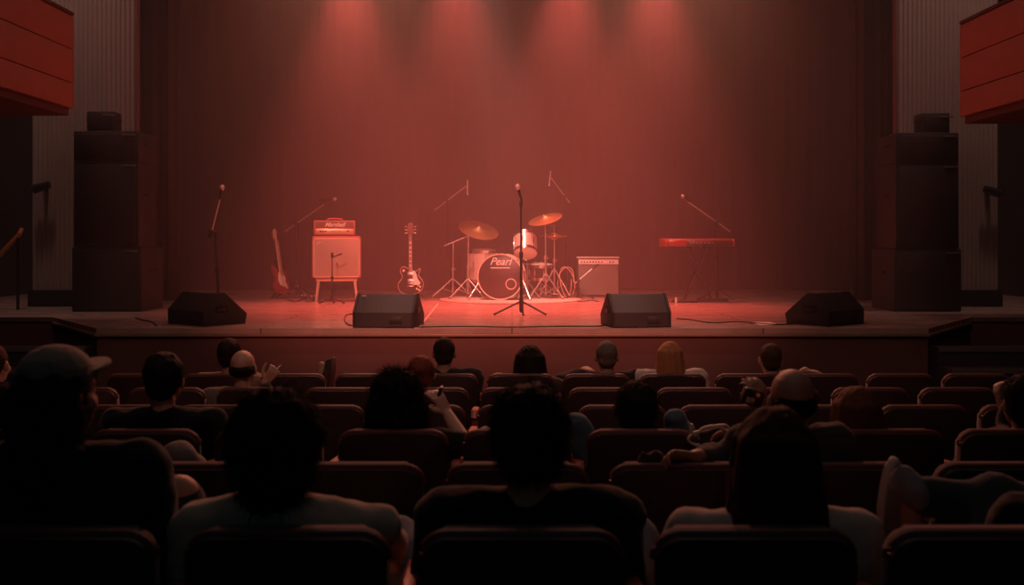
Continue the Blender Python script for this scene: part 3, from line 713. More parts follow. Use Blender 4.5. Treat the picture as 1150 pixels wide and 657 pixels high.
# right crash
tripod_stand('cymbal_stand', 'straight cymbal stand right of the tilted tom', 'cymbal stand', 613, 14.5, P(612.5, 244, 14.5), .36, .27, (210, 330, 90), 'cymbal stands')
cymbal('bronze crash cymbal tilted up above the right of the drum kit', P(612, 244, 14.5), (-.24, -.30, .92), .245)
# hi-hat
t = tripod_stand('hi_hat_stand', 'hi-hat stand at the right end of the drum kit', 'hi-hat stand', 622.5, 14.9, P(622.5, 252, 14.9), .42, .25, (205, 335, 85), None)
b = B(); b.box((P(622.5, 0, 14.9).x, 14.72, RZ+.04), (.09, .26, .014), M.Rotation(-.2, 3, 'X'), .004); b.build('pedal', 'steel', t, world=True)
cymbal('upper of the two small hi-hat cymbals', P(622.5, 263.6, 14.9), (0.02, -.05, 1), .185, 'hi_hat_cymbal')
cymbal('lower of the two small hi-hat cymbals, turned over', P(622.5, 267.2, 14.9), (-.02, .05, -1), .185, 'hi_hat_cymbal')
# stand of the rack tom
t = tripod_stand('tom_stand', 'basket stand under the tilted tom', 'drum stand', 592.5, 14.75, P(592, 296, 14.75), .24, .20, (215, 325, 90), None)
for a in (210, 330, 90):
    d = V((math.cos(math.radians(a)), math.sin(math.radians(a)), 0)); p0 = P(592, 297, 14.75); b = B(); b.tube([p0, p0+d*.1+V((0, 0, .02)), p0+d*.155+V((0, .02, .06+.05*d.y))], .009); b.build('basket_arm', 'steel', t, world=True)
# throne behind, low snare, coiled lead
csn = P(604, 309, 15.2)
drum('snare_drum', 'dark shelled drum low behind the right cymbal stand', (csn.x+.05, 15.25, P(0, 305, 15.25).z), (0, -.1, 1), .18, .2, 8, shell='headblack')
t = tripod_stand('snare_stand', 'low basket stand under the dark shelled drum', 'drum stand', P(0, 0, 1).x*0+604+3.5, 15.25, (csn.x+.05, 15.25, P(0, 305, 15.25).z-.14), .2, .2, (210, 330, 90))
b = B(); c0 = P(636, 0, 14.75); pts = []
for i in range(60):
    a = 2*PI*i/29; pts.append((c0.x+.10*math.cos(a)+.03*math.sin(i*.3), 14.75+.05*math.sin(a*1.0), RZ+.22+.22*math.sin(a)+.002*i/60))
b.tube(pts, .006, 6); o = b.build('coiled_lead', 'tape', loc=None); tag(o, 'pale coiled lead hung beside the hi-hat stand', 'cable')

# ------------------------------------------------------------------ keyboard on an X stand
Zy = 14.0; cxk = P(783, 0, Zy).x; zk = P(0, 276.5, Zy).z
t = thing('keyboard_stand', 'black folding X stand carrying the red keyboard', 'keyboard stand', (cxk, Zy, ST))
b = B(); b.cyl(P(768, 337, Zy-.12), P(795, 279, Zy-.12), .018)
b.build('strut', 'blackmetal', t, world=True)
b = B(); b.cyl(P(799, 336, Zy+.2), P(774, 279, Zy+.2), .018); b.build('strut', 'blackmetal', t, world=True)
b = B(); m_ = P(783, 307, Zy); b.cyl(m_-V((0, .16, 0)), m_+V((0, .24, 0)), .022); b.build('pivot', 'blackmetal', t, world=True)
for px, yo, x0, x1 in ((768, -.12, -.14, .16), (799, .2, -.18, .2)):
    q = P(px, 0, Zy+yo); b = B(); b.cyl((q.x+x0, Zy+yo, ST+.02), (q.x+x1, Zy+yo-.08, ST+.02), .018); b.sph((q.x+x0, Zy+yo, ST+.022), .022, u=8, v=6); b.sph((q.x+x1, Zy+yo-.08, ST+.022), .022, u=8, v=6); b.build('foot_bar', 'blackmetal', t, world=True)
for px in (774, 795):
    q = P(px, 278, Zy); b = B(); b.cyl((q.x, Zy-.2, q.z), (q.x, Zy+.28, q.z), .014); b.build('support_arm', 'blackmetal', t, world=True)
t = thing('keyboard', 'red stage keyboard seen from behind on an X stand', 'keyboard', (cxk, Zy, zk), math.radians(4))
Wk = .96
b = B(); b.prism([(-.15, 0), (-.16, .05), (-.15, .095), (.02, .105), (.22, .06), (.22, 0)], Wk-.06, M.Translation((-Wk/2+.03, 0, .0)) @ M(((0, 0, 1, 0), (1, 0, 0, 0), (0, 1, 0, 0), (0, 0, 0, 1))), .006); b.build('case', 'kb_red', t)
for s in (-1, 1):
    b = B(); b.box((s*(Wk/2-.02), .03, .05), (.04, .40, .105), None, .012); b.build('end_block', 'kb_red', t)
b = B(); b.box((-Wk/2+.17, -.156, .045), (.24, .02, .08), None, .008); b.build('end_panel', 'kb_red', t)
b = B(); b.box((.13, -.160, .04), (.64, .016, .07), None, .004); b.build('rear_panel', 'kb_black', t)
for i, xx in enumerate((-.13, -.09, -.05, .0, .06, .1, .13, .17)):
    b = B(); b.cyl((xx, -.166, .045), (xx, -.178, .045), .010, seg=10); b.build('socket', 'steel', t)
b = B()
for i in range(36): b.box((-Wk/2+.06+i*.0237, .15, .072), (.022, .14, .016), M.Rotation(-.12, 3, 'X'), .002)
o = b.build('white_keys', 'keyw', t); b = B()
for i in range(35):
    if i % 7 not in (2, 6): b.box((-Wk/2+.072+i*.0237, .125, .088), (.012, .085, .016), M.Rotation(-.12, 3, 'X'), .002)
b.build('black_keys', 'kb_black', t)
p = P(759, 336, 13.8); b = B(); b.box((p.x, p.y, ST+.035), (.03, .04, .07), None, .008); o = b.build('power_block', 'whitep', loc=(p.x, p.y, ST)); tag(o, 'small pale power block on the floor at the left foot of the keyboard stand', 'power supply')

# ------------------------------------------------------------------ small things on the deck
p = P(859, 363.5, 10.34); b = B(); b.box((0, 0, .0015), (.20, .33, .003), M.Rotation(.05, 3, 'Z')); o = b.build('set_list', 'paper', loc=None); o.location = (p.x, p.y, ST); tag(o, 'white sheet of paper lying on the stage floor near the right floor monitor', 'paper')
def strip(label, p0, p1, wd):
    p0, p1 = V((p0.x, p0.y, ST+.001)), V((p1.x, p1.y, ST+.001)); d = p1-p0; b = B()
    b.box((p0+p1)/2, (d.length, wd, .002), M.Rotation(math.atan2(d.y, d.x), 3, 'Z')); c = (p0+p1)/2
    o = b.build('tape_strip', 'tape', loc=c); tag(o, label, 'tape')
def on_deck(px, py): Z = (CZ-ST)*1150/(py-270); return P(px, py, Z)
strip('long pale tape line running back from the left monitor to the drum rug', on_deck(472, 366), on_deck(492, 341), .02)
strip('short white tape mark at the stage edge by the left centre monitor', on_deck(465.5, 368.3), on_deck(472, 368.3), .05)
def cable(label, pts, r=.006):
    b = B(); pp = [V((*on_deck(px, py).xy, ST+r)) for px, py in pts]; c = pp[0]
    b.tube(catmull(pp, 6), r, 6); o = b.build('stage_cable', 'cable', loc=c); tag(o, label, 'cable')
cable('black cable loop beside the left centre floor monitor', [(396, 353), (389, 354.5), (387, 359), (390, 364.5), (396, 366)])
cable('black cable along the front edge between the centre floor monitors', [(468, 367.8), (520, 367), (575, 367.8), (640, 366.8), (676, 366.5), (683, 361)])
cable('black cable running right from the right centre monitor to the far right monitor', [(760, 358.5), (775, 359.5), (800, 363), (830, 362), (870, 365), (905, 363.5)])
cable('thin cable on the floor between the red guitar and the amplifier stand', [(322, 337), (333, 339), (344, 335), (352, 334.5), (372, 338)])
cable('thin cable snaking in front of the combo amplifier', [(640, 336), (652, 339), (663, 337.5), (672, 339)])
cable('black cable by the left loudspeaker stack', [(152, 357), (160, 360), (170, 362), (176, 366)])


# ------------------------------------------------------------------ theatre seats
def seat_proto(down):
    t = thing('theatre_seat', 'x', 'seat', (0, 0, 0), 0)
    tilt = M.Rotation(.14, 4, 'X')                                    # backrest leans towards the row behind
    top = M.Translation((0, 0, SEAT_H)) @ tilt
    b = B(); b.prism(rrect(.44, .56, .05, True), .06, top @ M.Translation((0, .075, -.29)) @ FACE, .016); b.build('backrest', 'seatcloth', t)
    b = B(); b.prism(rrect(.455, .64, .06, True), .022, top @ M.Translation((0, .014, -.33)) @ FACE, .006); b.build('back_shell', 'seatshell', t)
    b = B(); ol = [p for p in rrect(.448, .63, .058, True) if p[1] > .0]; pts = [top @ V((x, .024, y-.325)) for x, y in ol]
    b.tube(pts, .0135, 8); b.build('lit_top_edge', 'litedge_sole', t)  # tube whose redder colour stands for light on the top edge
    b = B()
    if down: b.prism(rrect(.46, .44, .06), .10, M.Translation((0, .37, .36)), .03)
    else: b.prism(rrect(.46, .42, .06), .10, M.Translation((0, .23, .60)) @ M.Rotation(math.radians(97), 4, 'X'), .03)
    b.build('seat_cushion', 'seatcloth', t)
    b = B(); b.prism([(.02, .82), (.05, .865), (.36, .835), (.40, .815), (.38, .79), (.05, .805)], .045, M.Translation((.265-.0225, 0, 0)) @ M(((0, 0, 1, 0), (1, 0, 0, 0), (0, 1, 0, 0), (0, 0, 0, 1))), .01); b.build('armrest', 'armwood', t)
    b = B(); b.prism([(.03, .02), (.03, .82), (.35, .80), (.32, .45), (.24, .30), (.24, .06), (.30, .02), (.30, 0), (.03, 0)], .03, M.Translation((.265-.015, 0, 0)) @ M(((0, 0, 1, 0), (1, 0, 0, 0), (0, 1, 0, 0), (0, 0, 0, 1))), .005); b.build('standard', 'standard', t)
    return t
PR = {True: seat_proto(True), False: seat_proto(False)}
ORD = 'first second third fourth fifth sixth seventh eighth ninth tenth eleventh twelfth thirteenth fourteenth fifteenth'.split()
ROWNAME = dict(A='front row', B='second row', C='third row', D='fourth row', E='fifth row', F='nearest row')
SX = dict(A=.53, B=.534, C=.525, D=.526, E=.53, F=.53)
X0 = dict(A=.06, B=.04, C=.05, D=.022, E=.015, F=.02)
def seat_x(r, k): return X0[r]+k*SX[r]
OCC = {}                                                              # (row, k) -> who sits there, filled by the people below
def place_seats():
    used = {True: 0, False: 0}
    for r, (Z, py) in ROWS.items():
        ks = [k for k in range(-8, 9) if -35 < 575+seat_x(r, k)*1150/Z < 1190]
        if r == 'A': ks = [k for k in ks if k >= -5]
        for i, k in enumerate(ks):
            who = OCC.get((r, k)); dn = bool(who)
            o = PR[dn] if not used[dn] else copy_tree(PR[dn]); used[dn] += 1
            o.location = (seat_x(r, k), Z, row_floor(r)); o['group'] = 'theatre seats in the '+ROWNAME[r]
            end = 'leftmost' if i == 0 else 'rightmost' if i == len(ks)-1 else ORD[i]+' from the left'
            o['label'] = ('seat in the %s, %s, under %s' % (ROWNAME[r], end, who)) if who else 'empty dark red theatre seat in the %s, %s' % (ROWNAME[r], end)

# ------------------------------------------------------------------ people
def voxel_mesh(b, voxel, sm, name, fac=.5):
    me = bpy.data.meshes.new(name); b.bm.to_mesh(me); b.bm.free(); o = bpy.data.objects.new(name, me); link(o)
    md = o.modifiers.new('r', 'REMESH'); md.mode = 'VOXEL'; md.voxel_size = voxel
    if sm: md = o.modifiers.new('s', 'SMOOTH'); md.iterations = sm; md.factor = fac
    dg = bpy.context.evaluated_depsgraph_get(); m2 = bpy.data.meshes.new_from_object(o.evaluated_get(dg))
    bpy.data.objects.remove(o); bpy.data.meshes.remove(me); m2.name = name; return m2
def ripple(me, amp, sc_, stretch=(1, 1, 1), seed=0):
    S = V((seed*3.1, seed*1.7, seed*.9))
    n = len(me.vertices); co = [0.0]*(3*n); no = [0.0]*(3*n)
    me.vertices.foreach_get('co', co); me.vertices.foreach_get('normal', no)
    for i in range(0, 3*n, 3):
        k = amp*NZ.noise(V((co[i]*sc_*stretch[0], co[i+1]*sc_*stretch[1], co[i+2]*sc_*stretch[2]))+S)
        co[i] += no[i]*k; co[i+1] += no[i+1]*k; co[i+2] += no[i+2]*k
    me.vertices.foreach_set('co', co); me.update()
def mesh_obj(name, me, m, parent=None, loc=None):
    if loc is not None: me.transform(M.Translation(-V(loc)))
    me.materials.clear(); me.materials.append(m); me.polygons.foreach_set('use_smooth', [True]*len(me.polygons))
    o = bpy.data.objects.new(name, me); link(o)
    if parent is not None: o.parent = parent
    elif loc is not None: o.location = loc
    return o
_mc = {}
def cmat(kind, col):
    k = (kind, tuple(col))
    if k not in _mc:
        if kind == 'skin': _mc[k] = mat('skin', col, .55, nscale=18, namt=.12)
        elif kind == 'hair': _mc[k] = mat('hair', col, .75, spec=.2, nscale=60, namt=.45, bump=.5, stretch=(3, 3, .35))
        elif kind == 'knit': _mc[k] = mat('striped_knit', col, .9, spec=.1, nscale=26, namt=.5, bump=.3, stretch=(.4, .4, 3), sheen=.2)
        else: _mc[k] = mat('cloth', col, .9, spec=.15, nscale=40, namt=.15, bump=.2, sheen=.2)
    return _mc[k]
SKIN = (.52, .31, .22); SKIN2 = (.40, .22, .15)
def add_hand(b, wr, d, n, side, curl=.5, sc_=1.0, spread=1.0, point=False):
    wr, d, n = V(wr), V(d).normalized(), V(n); n = (n-d*n.dot(d)).normalized(); l = d.cross(n)*side
    for o in (-.026, -.009, .009, .026):
        b.cap(wr+l*o*.6*sc_, .014*sc_, wr+d*.085*sc_+l*o*sc_, .0115*sc_, 10)
    for i, (o, L) in enumerate(((.030, .070), (.0105, .080), (-.010, .074), (-.029, .058))):
        p = wr+d*.085*sc_+l*o*sc_; a = .12+.1*curl; L *= sc_; c = curl*(.35 if point and i == 0 else 1)
        for j, fr in enumerate((.46, .31, .26)):
            a += c*(.35, .75, .5)[j]
            dd = (d*math.cos(a)+n*math.sin(a)+l*o*2.2*spread).normalized()
            e = p+dd*L*fr; b.cap(p, (.0098-.0008*j)*sc_, e, (.0092-.0010*j)*sc_, 8); p = e
    p = wr+d*.022*sc_+l*.022*sc_; dirs = ((d*.62+l*.72+n*.25), (d*.85+l*.35+n*.35), (d*.95+l*.05+n*.35))
    for dd, L, r in zip(dirs, (.042, .034, .026), (.0135, .0112, .010)):
        e = p+dd.normalized()*L*sc_; b.cap(p, r*sc_, e, r*.9*sc_, 8); p = e
def head_shapes(b, H, R, s=1.0):
    X = M.Translation(H) @ R @ M.Scale(s, 4)
    b.sph((0, -.012, .028), (.075, .094, .088), X); b.sph((0, .03, -.035), (.060, .062, .078), X)
    b.cap((0, .065, -.092), .022*s, (0, .05, -.088), .03*s, mx=X); b.cap((0, .090, .012), .010*s, (0, .108, -.026), .0145*s, mx=X)
    b.cap((-.03, .080, .030), .013*s, (.03, .080, .030), .013*s, mx=X)
    for q in (-1, 1):
        b.sph((q*.031, .078, .008), (.014, .012, .010), X); b.sph((q*.078, -.004, -.008), (.010, .020, .031), X); b.sph((q*.045, .058, -.025), (.022, .026, .024), X)
        b.sph((q*.010, .1, -.032), (.009, .009, .007), X)
    b.cap((-.02, .090, -.058), .008*s, (.02, .090, -.058), .008*s, mx=X); b.cap((-.016, .088, -.069), .008*s, (.016, .088, -.069), .008*s, mx=X)
    return X
def hair_mesh(style, X, s, seed, neck_z):
    rnd = random.Random(seed); b = B(); amp, scl, st, vox = .006, 45, (1, 1, .5), .008
    def caps(): b.sph((0, -.02, .04), (.084, .097, .088), X)
    if style == 'short':
        caps(); b.sph((0, -.055, -.02), (.068, .05, .062), X)
        for q in (-1, 1): b.sph((q*.066, -.012, .012), (.017, .04, .04), X)
    elif style == 'crop':
        b.sph((0, -.018, .034), (.079, .094, .088), X); b.sph((0, -.05, -.02), (.066, .052, .06), X); amp = .003
    elif style == 'bald':
        b.sph((0, -.045, -.005), (.078, .068, .052), X)
        for q in (-1, 1): b.sph((q*.064, -.01, .0), (.016, .05, .036), X)
        amp = .003
    elif style in ('long', 'bob', 'wavy'):
        caps(); L = dict(long=.40, bob=.26, wavy=.32)[style]; w_ = dict(long=.10, bob=.09, wavy=.115)[style]
        n = 27
        for i in range(n):
            a = math.radians(-205+230*i/(n-1)); x, y = math.cos(a), math.sin(a)
            pc = V((.022*x, -.015+.03*y, .105)); p0 = V((.074*x, -.02+.084*y, .045)); p1 = V((.086*x, -.03+.082*y, -.06)); l = L*(1 if y < .1 else .85)
            p2 = V((w_*x+rnd.uniform(-.008, .008), -.055+.07*y, -.06-l*.5)); p3 = V((w_*.95*x+rnd.uniform(-.015, .015), -.06+.06*y, .05-l-rnd.uniform(0, .04)))
            r = rnd.uniform(.020, .030) if style != 'wavy' else rnd.uniform(.03, .045)
            b.cap(pc, r*.8*s, p0, r*s, 8, X); b.cap(p0, r*s, p1, r*1.05*s, 8, X); b.cap(p1, r*1.05*s, p2, r*s, 8, X); b.cap(p2, r*s, p3, r*.55*s, 8, X)
        amp, scl, st = (.0045, 26, (1.6, 1.6, .3)) if style != 'wavy' else (.022, 22, (1, 1, .7))
    elif style == 'round':
        b.sph((0, -.035, .025), (.120, .108, .118), X); b.sph((0, -.05, -.05), (.108, .085, .095), X); b.sph((0, -.05, -.12), (.075, .05, .07), X)
        amp, scl, st, vox = .016, 26, (1, 1, .9), .007
    elif style == 'big':
        b.sph((0, -.035, .045), (.100, .100, .105), X); b.sph((0, -.055, -.04), (.128, .095, .125), X); b.sph((0, -.03, .01), (.118, .085, .12), X)
        for q in (-1, 1): b.sph((q*.075, -.035, -.075), (.055, .06, .085), X)
        amp, scl, st, vox = .020, 24, (1, 1, .8), .007
    elif style == 'messy':
        b.sph((0, -.022, .036), (.090, .101, .094), X); b.sph((0, -.055, -.02), (.078, .055, .075), X)
        for q in (-1, 1): b.sph((q*.068, -.015, .008), (.020, .045, .05), X)
        amp, scl, vox = .011, 26, .007
    me = voxel_mesh(b, vox, 3, 'hair'); ripple(me, amp, scl, st, seed); ripple(me, amp*.35, scl*3.2, st, seed+5)
    return strands(me, style, rnd)
def strands(me, style, rnd):                                          # loose hairs standing off the hair's surface
    n = dict(big=5200, round=5200, messy=2600, wavy=2600, long=1500, bob=1200, short=900).get(style, 0)
    if not n: return me
    bm = bmesh.new(); bm.from_mesh(me); bm.normal_update(); bm.faces.ensure_lookup_table(); F = len(bm.faces)
    pts = [(f.calc_center_median().copy(), f.normal.copy()) for f in (bm.faces[rnd.randrange(F)] for _ in range(n))]
    for c, nn in pts:
        fall = V((0, 0, -1)); L = dict(big=.045, round=.036, messy=.03, wavy=.045, long=.05, bob=.04, short=.014)[style]*rnd.uniform(.5, 1.2)
        out = .55 if style in ('big', 'round', 'messy', 'short') else .18
        r = V((rnd.uniform(-1, 1), rnd.uniform(-1, 1), rnd.uniform(-1, 1)))
        d = (nn*out+fall*(.45 if style in ('big', 'round', 'wavy', 'messy') else .9)+r*(.5 if style in ('big', 'round', 'wavy') else .25)).normalized()
        p = c-nn*.002; prev = None; ax = d.cross(V((.3, .5, .8))).normalized(); w_ = .0011
        for k in range(4):
            t_ = k/3; rr = w_*(1-.8*t_); a2 = d.cross(ax).normalized()
            ring = [bm.verts.new(p+ax*rr*math.cos(q)+a2*rr*math.sin(q)) for q in (0, 2.094, 4.189)]
            if prev:
                for q in range(3): bm.faces.new((prev[q], prev[(q+1) % 3], ring[(q+1) % 3], ring[q]))
            prev = ring; p = p+d*L/3; d = (d+fall*.25+r.cross(d)*(.55 if style in ('big', 'round', 'wavy') else .15)).normalized()
            ax = (ax-d*ax.dot(d)).normalized()
    bm.to_mesh(me); bm.free(); return me
ALLP = {}
def person(key, label, row, k, head, skin=SKIN, hair='short', hcol=(.012, .009, .008), shirt=(.02, .02, .022), sleeve='long', trousers=(.03, .035, .05),
           yaw=0, pitch=0, roll=0, hs=1.0, sw=.185, sh_drop=.042, hipx=None, arms=None, knees=None, shoe=(.05, .05, .05), voxel=.0105, skind='cloth', collar=None, shoulders=None, build=1.0, ankles=None, shoes={}, hs_hair=1.0, neck=.05):
    OCC[(row, k)] = key
    arms = arms or {}; knees = knees or {}; ankles = ankles or {}
    px, pyt, Zh = head; f = row_floor(row); Zr = ROWS[row][0]
    topz = P(px, pyt, Zh); R = (M.Rotation(yaw, 4, 'Z') @ M.Rotation(roll, 4, 'Y') @ M.Rotation(-pitch, 4, 'X'))
    H = topz-V((0, 0, .128*hs)); N = H+V((0, -.02, -.148*hs))
    hx = seat_x(row, k) if hipx is None else hipx
    hip = V((hx, Zr+.275, f+.575))
    C = lerp(hip, N, .62)+V((0, -.02, 0))
    S = {q: N+V((q*sw, .0, -sh_drop)) for q in (-1, 1)}
    if shoulders:
        for q, p in shoulders.items(): S[q] = V(p)
    root_loc = V((hx, Zr+.27, f)); rnd = random.Random(px)
    E, W_, HD = {}, {}, {}
    for q in (-1, 1):
        a = arms.get(q)
        if a: E[q], W_[q] = V(a[0]), V(a[1]); HD[q] = a[2:] 
        else:
            E[q] = S[q]+V((q*.05, .06, -.265)); W_[q] = V((hx+q*.10, hip.y+.24, f+.655)); HD[q] = ((W_[q]-E[q])*1+V((-q*.05, 0, -.05)), V((0, 0, -1)), .5)
    K, A = {}, {}
    for q in (-1, 1):
        K[q] = V(knees[q]) if q in knees else V((hx+q*.14, hip.y+.42, f+.56))
        A[q] = V(ankles[q]) if q in ankles else V((K[q].x, K[q].y+.04, max(f+.10, K[q].z-.45)))
    def torso(b, g):
        for q in (-1, 1):
            b.cap(hip+V((q*.075, 0, 0)), .115*build+g, hip+V((q*.06, -.01, .16)), .105*build+g); b.cap(hip+V((q*.055, -.01, .12)), .108*build+g, C+V((q*.075, 0, .02)), .108*build+g)
            b.cap(C+V((q*.075, 0, .0)), .106*build+g, lerp(N, S[q], .55)+V((0, -.01, -.07)), .075*build+g)
            b.cap(N+V((q*.01, -.01, -.02)), .052+g*.6, S[q]+V((-q*.02, 0, .005)), .056+g)
            b.cap(S[q], .062*build+g, lerp(S[q], C, .5), .06+g)
    def upper(b, g, fore):
        for q in (-1, 1):
            b.cap(S[q], .060*build+g, E[q], .042*build+g*.9)
            if fore: b.cap(E[q], .041*build+g*.9, lerp(E[q], W_[q], fore), lerp(V((.041, 0, 0)), V((.028, 0, 0)), fore).x+g*.9)
    def legs(b, g, a_end):
        for q in (-1, 1):
            b.cap(hip+V((q*.085, .0, -.01)), .098+g, K[q], .062+g); b.cap(K[q], .060+g, lerp(K[q], A[q], a_end), lerp(V((.06, 0, 0)), V((.042, 0, 0)), a_end).x+g)
    b = B(); torso(b, 0); upper(b, 0, 1.0); legs(b, 0, 1.0)
    b.cap(N+V((0, -.005, -.03)), .058, H+V((0, -.022, -.06)), neck)
    X = head_shapes(b, H, R, hs)
    for q in (-1, 1):
        d, n, c = HD[q][:3]; add_hand(b, W_[q], d, n, q*(1 if len(HD[q]) < 4 else HD[q][3]), c, 1.0)
        d_ = V(shoes[q][0]).normalized() if q in shoes else V((0, 1, -.35)); b.cap(A[q], .04, A[q]+d_*.13, .03)
    body = mesh_obj('person', voxel_mesh(b, voxel, 2 if voxel < .009 else 3, 'person', .45), cmat('skin', skin), None, root_loc)
    tag(body, label, 'person', 'audience members'); ALLP[key] = body
    def child(name, me, m): me.transform(M.Translation(-root_loc)); return mesh_obj(name, me, m, body)
    if hair: child('hair', hair_mesh(hair, X @ M.Scale(hs_hair, 4), hs*hs_hair, int(px), N.z), cmat('hair', hcol))
    b = B(); torso(b, .016); upper(b, .016, .88 if sleeve == 'long' else .0)
    if sleeve == 'half': pass
    me = voxel_mesh(b, .013, 5, 'shirt'); ripple(me, .012, 9, (1, 1, 1.6), int(px)); ripple(me, .005, 24, (1, 1, 1), int(px)+3)
    child('shirt', me, cmat(skind, shirt))
    if collar:
        b = B(); cc = N+V((0, -.004, .012)); b.torus(.064, .016, M.Translation(cc) @ M.Rotation(-.25, 4, 'X'), 28, 8); b.build('collar', cmat('cloth', collar), body, world=False); body.children[-1].data.transform(M.Translation(-root_loc))
    b = B(); legs(b, .014, .9 if shoes else .93)
    for q in (-1, 1): b.cap(hip+V((q*.075, 0, -.01)), .122*build, hip+V((q*.07, 0, .07)), .118*build)
    me = voxel_mesh(b, .014, 4, 'trousers'); ripple(me, .010, 11, (1, 1, 1), int(px)+9); child('trousers', me, cmat('cloth', trousers))
    for q in (-1, 1):
        d, u = (V(v).normalized() for v in shoes.get(q, ((0, 1, -.08), (0, .08, 1)))); u = (u-d*u.dot(d)).normalized(); l = d.cross(u); a = A[q]
        b = B(); b.cap(a-d*.03-u*.045, .040, a+d*.15-u*.058, .036); b.cap(a-d*.015-u*.015, .048, a+d*.07-u*.045, .042); b.cap(a-d*.01+u*.02, .046, a-d*.01-u*.03, .044)
        sh = child('shoe', voxel_mesh(b, .010, 3, 'shoe'), cmat('cloth', shoe))
        if q in shoes:
            X2 = M((l, d, u)).transposed().to_4x4(); X2.translation = a-u*.100-d*.07
            ol = [(.036*math.cos(t)*(1 if math.sin(t) < 0 else 1.15), .13+.135*math.sin(t)) for t in [2*PI*i/28 for i in range(28)]]
            b = B(); b.prism(ol, .026, X2, .006); bmesh.ops.transform(b.bm, matrix=M.Translation(-root_loc), verts=b.bm.verts[:]); so = b.build('sole', 'whitep' if max(shoe) > .15 else 'litedge_sole', sh); so['label'] = 'pale rubber sole' if max(shoe) > .15 else 'reddish sole'
            b = B()
            for i in range(5):
                c = a+d*(.045+.022*i)+u*(.003-.010*i); b.cyl(c-l*.022, c+l*.022, .0035, seg=8)
            bmesh.ops.transform(b.bm, matrix=M.Translation(-root_loc), verts=b.bm.verts[:]); b.build('laces', 'knob', sh)
    body['_x'] = 0; del body['_x']
    return body, X, dict(N=N, S=S, H=H, E=E, W=W_, hip=hip, f=f, K=K, A=A, child=child, loc=root_loc)

FINE = .0066
# --- nearest row
jeans = (.17, .23, .28)
person('the thick haired man', 'man with thick dark hair and a black jacket at the centre of the nearest row', 'F', 0, (594, 432, 2.52),
       hair='messy', hs=1.02, hs_hair=1.03, shirt=(.006, .007, .009), trousers=jeans, sw=.20, build=1.06,
       knees={-1: P(446, 606, 2.98), 1: P(713, 606, 2.98)}, ankles={-1: P(450, 606, 3.02)+V((0, .0, -.42)), 1: P(712, 606, 3.02)+V((0, .0, -.42))})
person('the curly haired person', 'person with big dark curly hair and a loose beige top in the nearest row', 'F', -1, (312, 440, 2.5),
       hair='round', hs=.96, hs_hair=.98, shirt=(.48, .41, .32), sw=.185, sh_drop=.075,
       arms={1: (P(425, 590, 2.5), P(441, 618, 2.72), (.1, .7, -.4), (-1, 0, 0), .5)})
b_, X, I = person('the person in a cap', 'tall dark clothed person in a pale baseball cap at the left of the nearest row', 'F', -2, (66, 390, 2.5),
       hair='wavy', hcol=(.008, .006, .006), hs=.94, hs_hair=.84, shirt=(.008, .010, .014), trousers=(.02, .025, .03), yaw=-.52, sw=.20, build=1.1,
       knees={1: P(202, 566, 2.95)}, ankles={1: P(196, 566, 3.02)+V((-.0, 0, -.42))})
b = B(); b.sph((0, -.01, .052), (.089, .104, .086), X); me = voxel_mesh(b, .008, 2, 'cap'); o = I['child']('cap', me, cmat('cloth', (.26, .22, .185))); o['label'] = 'pale baseball cap'
b = B(); b.prism([(math.cos(a)*.076, -.01+math.sin(a)*.105) for a in [PI*i/14 for i in range(15)]], .010, X @ M.Translation((0, .055, .060)) @ M.Rotation(.22, 4, 'X'), .004); bmesh.ops.transform(b.bm, matrix=M.Translation(-I['loc']), verts=b.bm.verts[:]); o = b.build('cap_brim', cmat('cloth', (.32, .28, .24)), b_)
b = B(); kk = I['K'][1]; b.sph(kk+V((0, -.012, .028)), (.062, .058, .06)); me = voxel_mesh(b, .01, 2, 'bare_knee'); o = I['child']('bare_knee', me, cmat('skin', SKIN)); o['label'] = 'bare knee at the torn trouser leg'
person('the long haired person', 'person with long dark brown hair and a beige top in the nearest row', 'F', 1, (868, 457, 2.52),
       hair='long', hcol=(.05, .021, .013), hs=.97, hs_hair=1.05, shirt=(.52, .44, .37), sw=.20, sh_drop=.05)
b_, X, I = person('the person with a white sneaker', 'person with a crossed leg and a white sneaker at the right of the nearest row', 'F', 2, (1225, 440, 2.5), hipx=seat_x('F', 2)+.30,
       hair='short', shirt=(.01, .012, .015), trousers=(.035, .06, .065), shoe=(.20, .20, .195),
       knees={1: P(1180, 575, 2.85), -1: P(1118, 560, 2.86)}, ankles={1: P(1026, 556, 2.92)}, shoes={1: ((.06, .35, -.93), (.25, -.9, .3))})

# --- second row from the camera
pe = ROWS['E'][0]
b_, X, I = person('the man with outstretched arm', 'bald man with dark sides stretching a patterned sleeve along the next seat back', 'E', 2, (889, 410, 3.52), hipx=.90,
       hair='bald', skin=SKIN2, shirt=(.07, .065, .065), skind='knit', sw=.20, voxel=FINE, hs=.98,
       shoulders={-1: P(836, 500, 3.50), 1: P(934, 497, 3.50)},
       arms={-1: (P(838, 512, 3.74), P(781, 514, 3.37), (-1, -.22, .12), (.0, -.62, -.8), 1.0), 1: (P(925, 560, 3.75), P(861, 463, 3.80), (-.3, -.1, .9), (-.6, .7, 0), .75)})
t = thing('handheld_camera', 'small black camera with glinting controls held up by the bald man', 'camera', P(845, 446, 3.70))
b = B(); b.box((0, 0, 0), (.075, .05, .06), M.Rotation(.3, 3, 'Y'), .01); b.build('camera_body', 'blackmetal', t)
b = B(); b.cyl((0, .02, 0), (0, .07, 0), .026, .024, 20); b.build('lens', 'blackmetal', t)
b = B(); b.cyl((.012, -.022, .012), (.012, -.030, .012), .008, seg=12); b.build('dial', 'chrome', t)
b = B(); b.box((-.014, -.026, -.008), (.03, .004, .022), M.Rotation(.3, 3, 'Y'), .001); b.build('screen', 'steel', t)
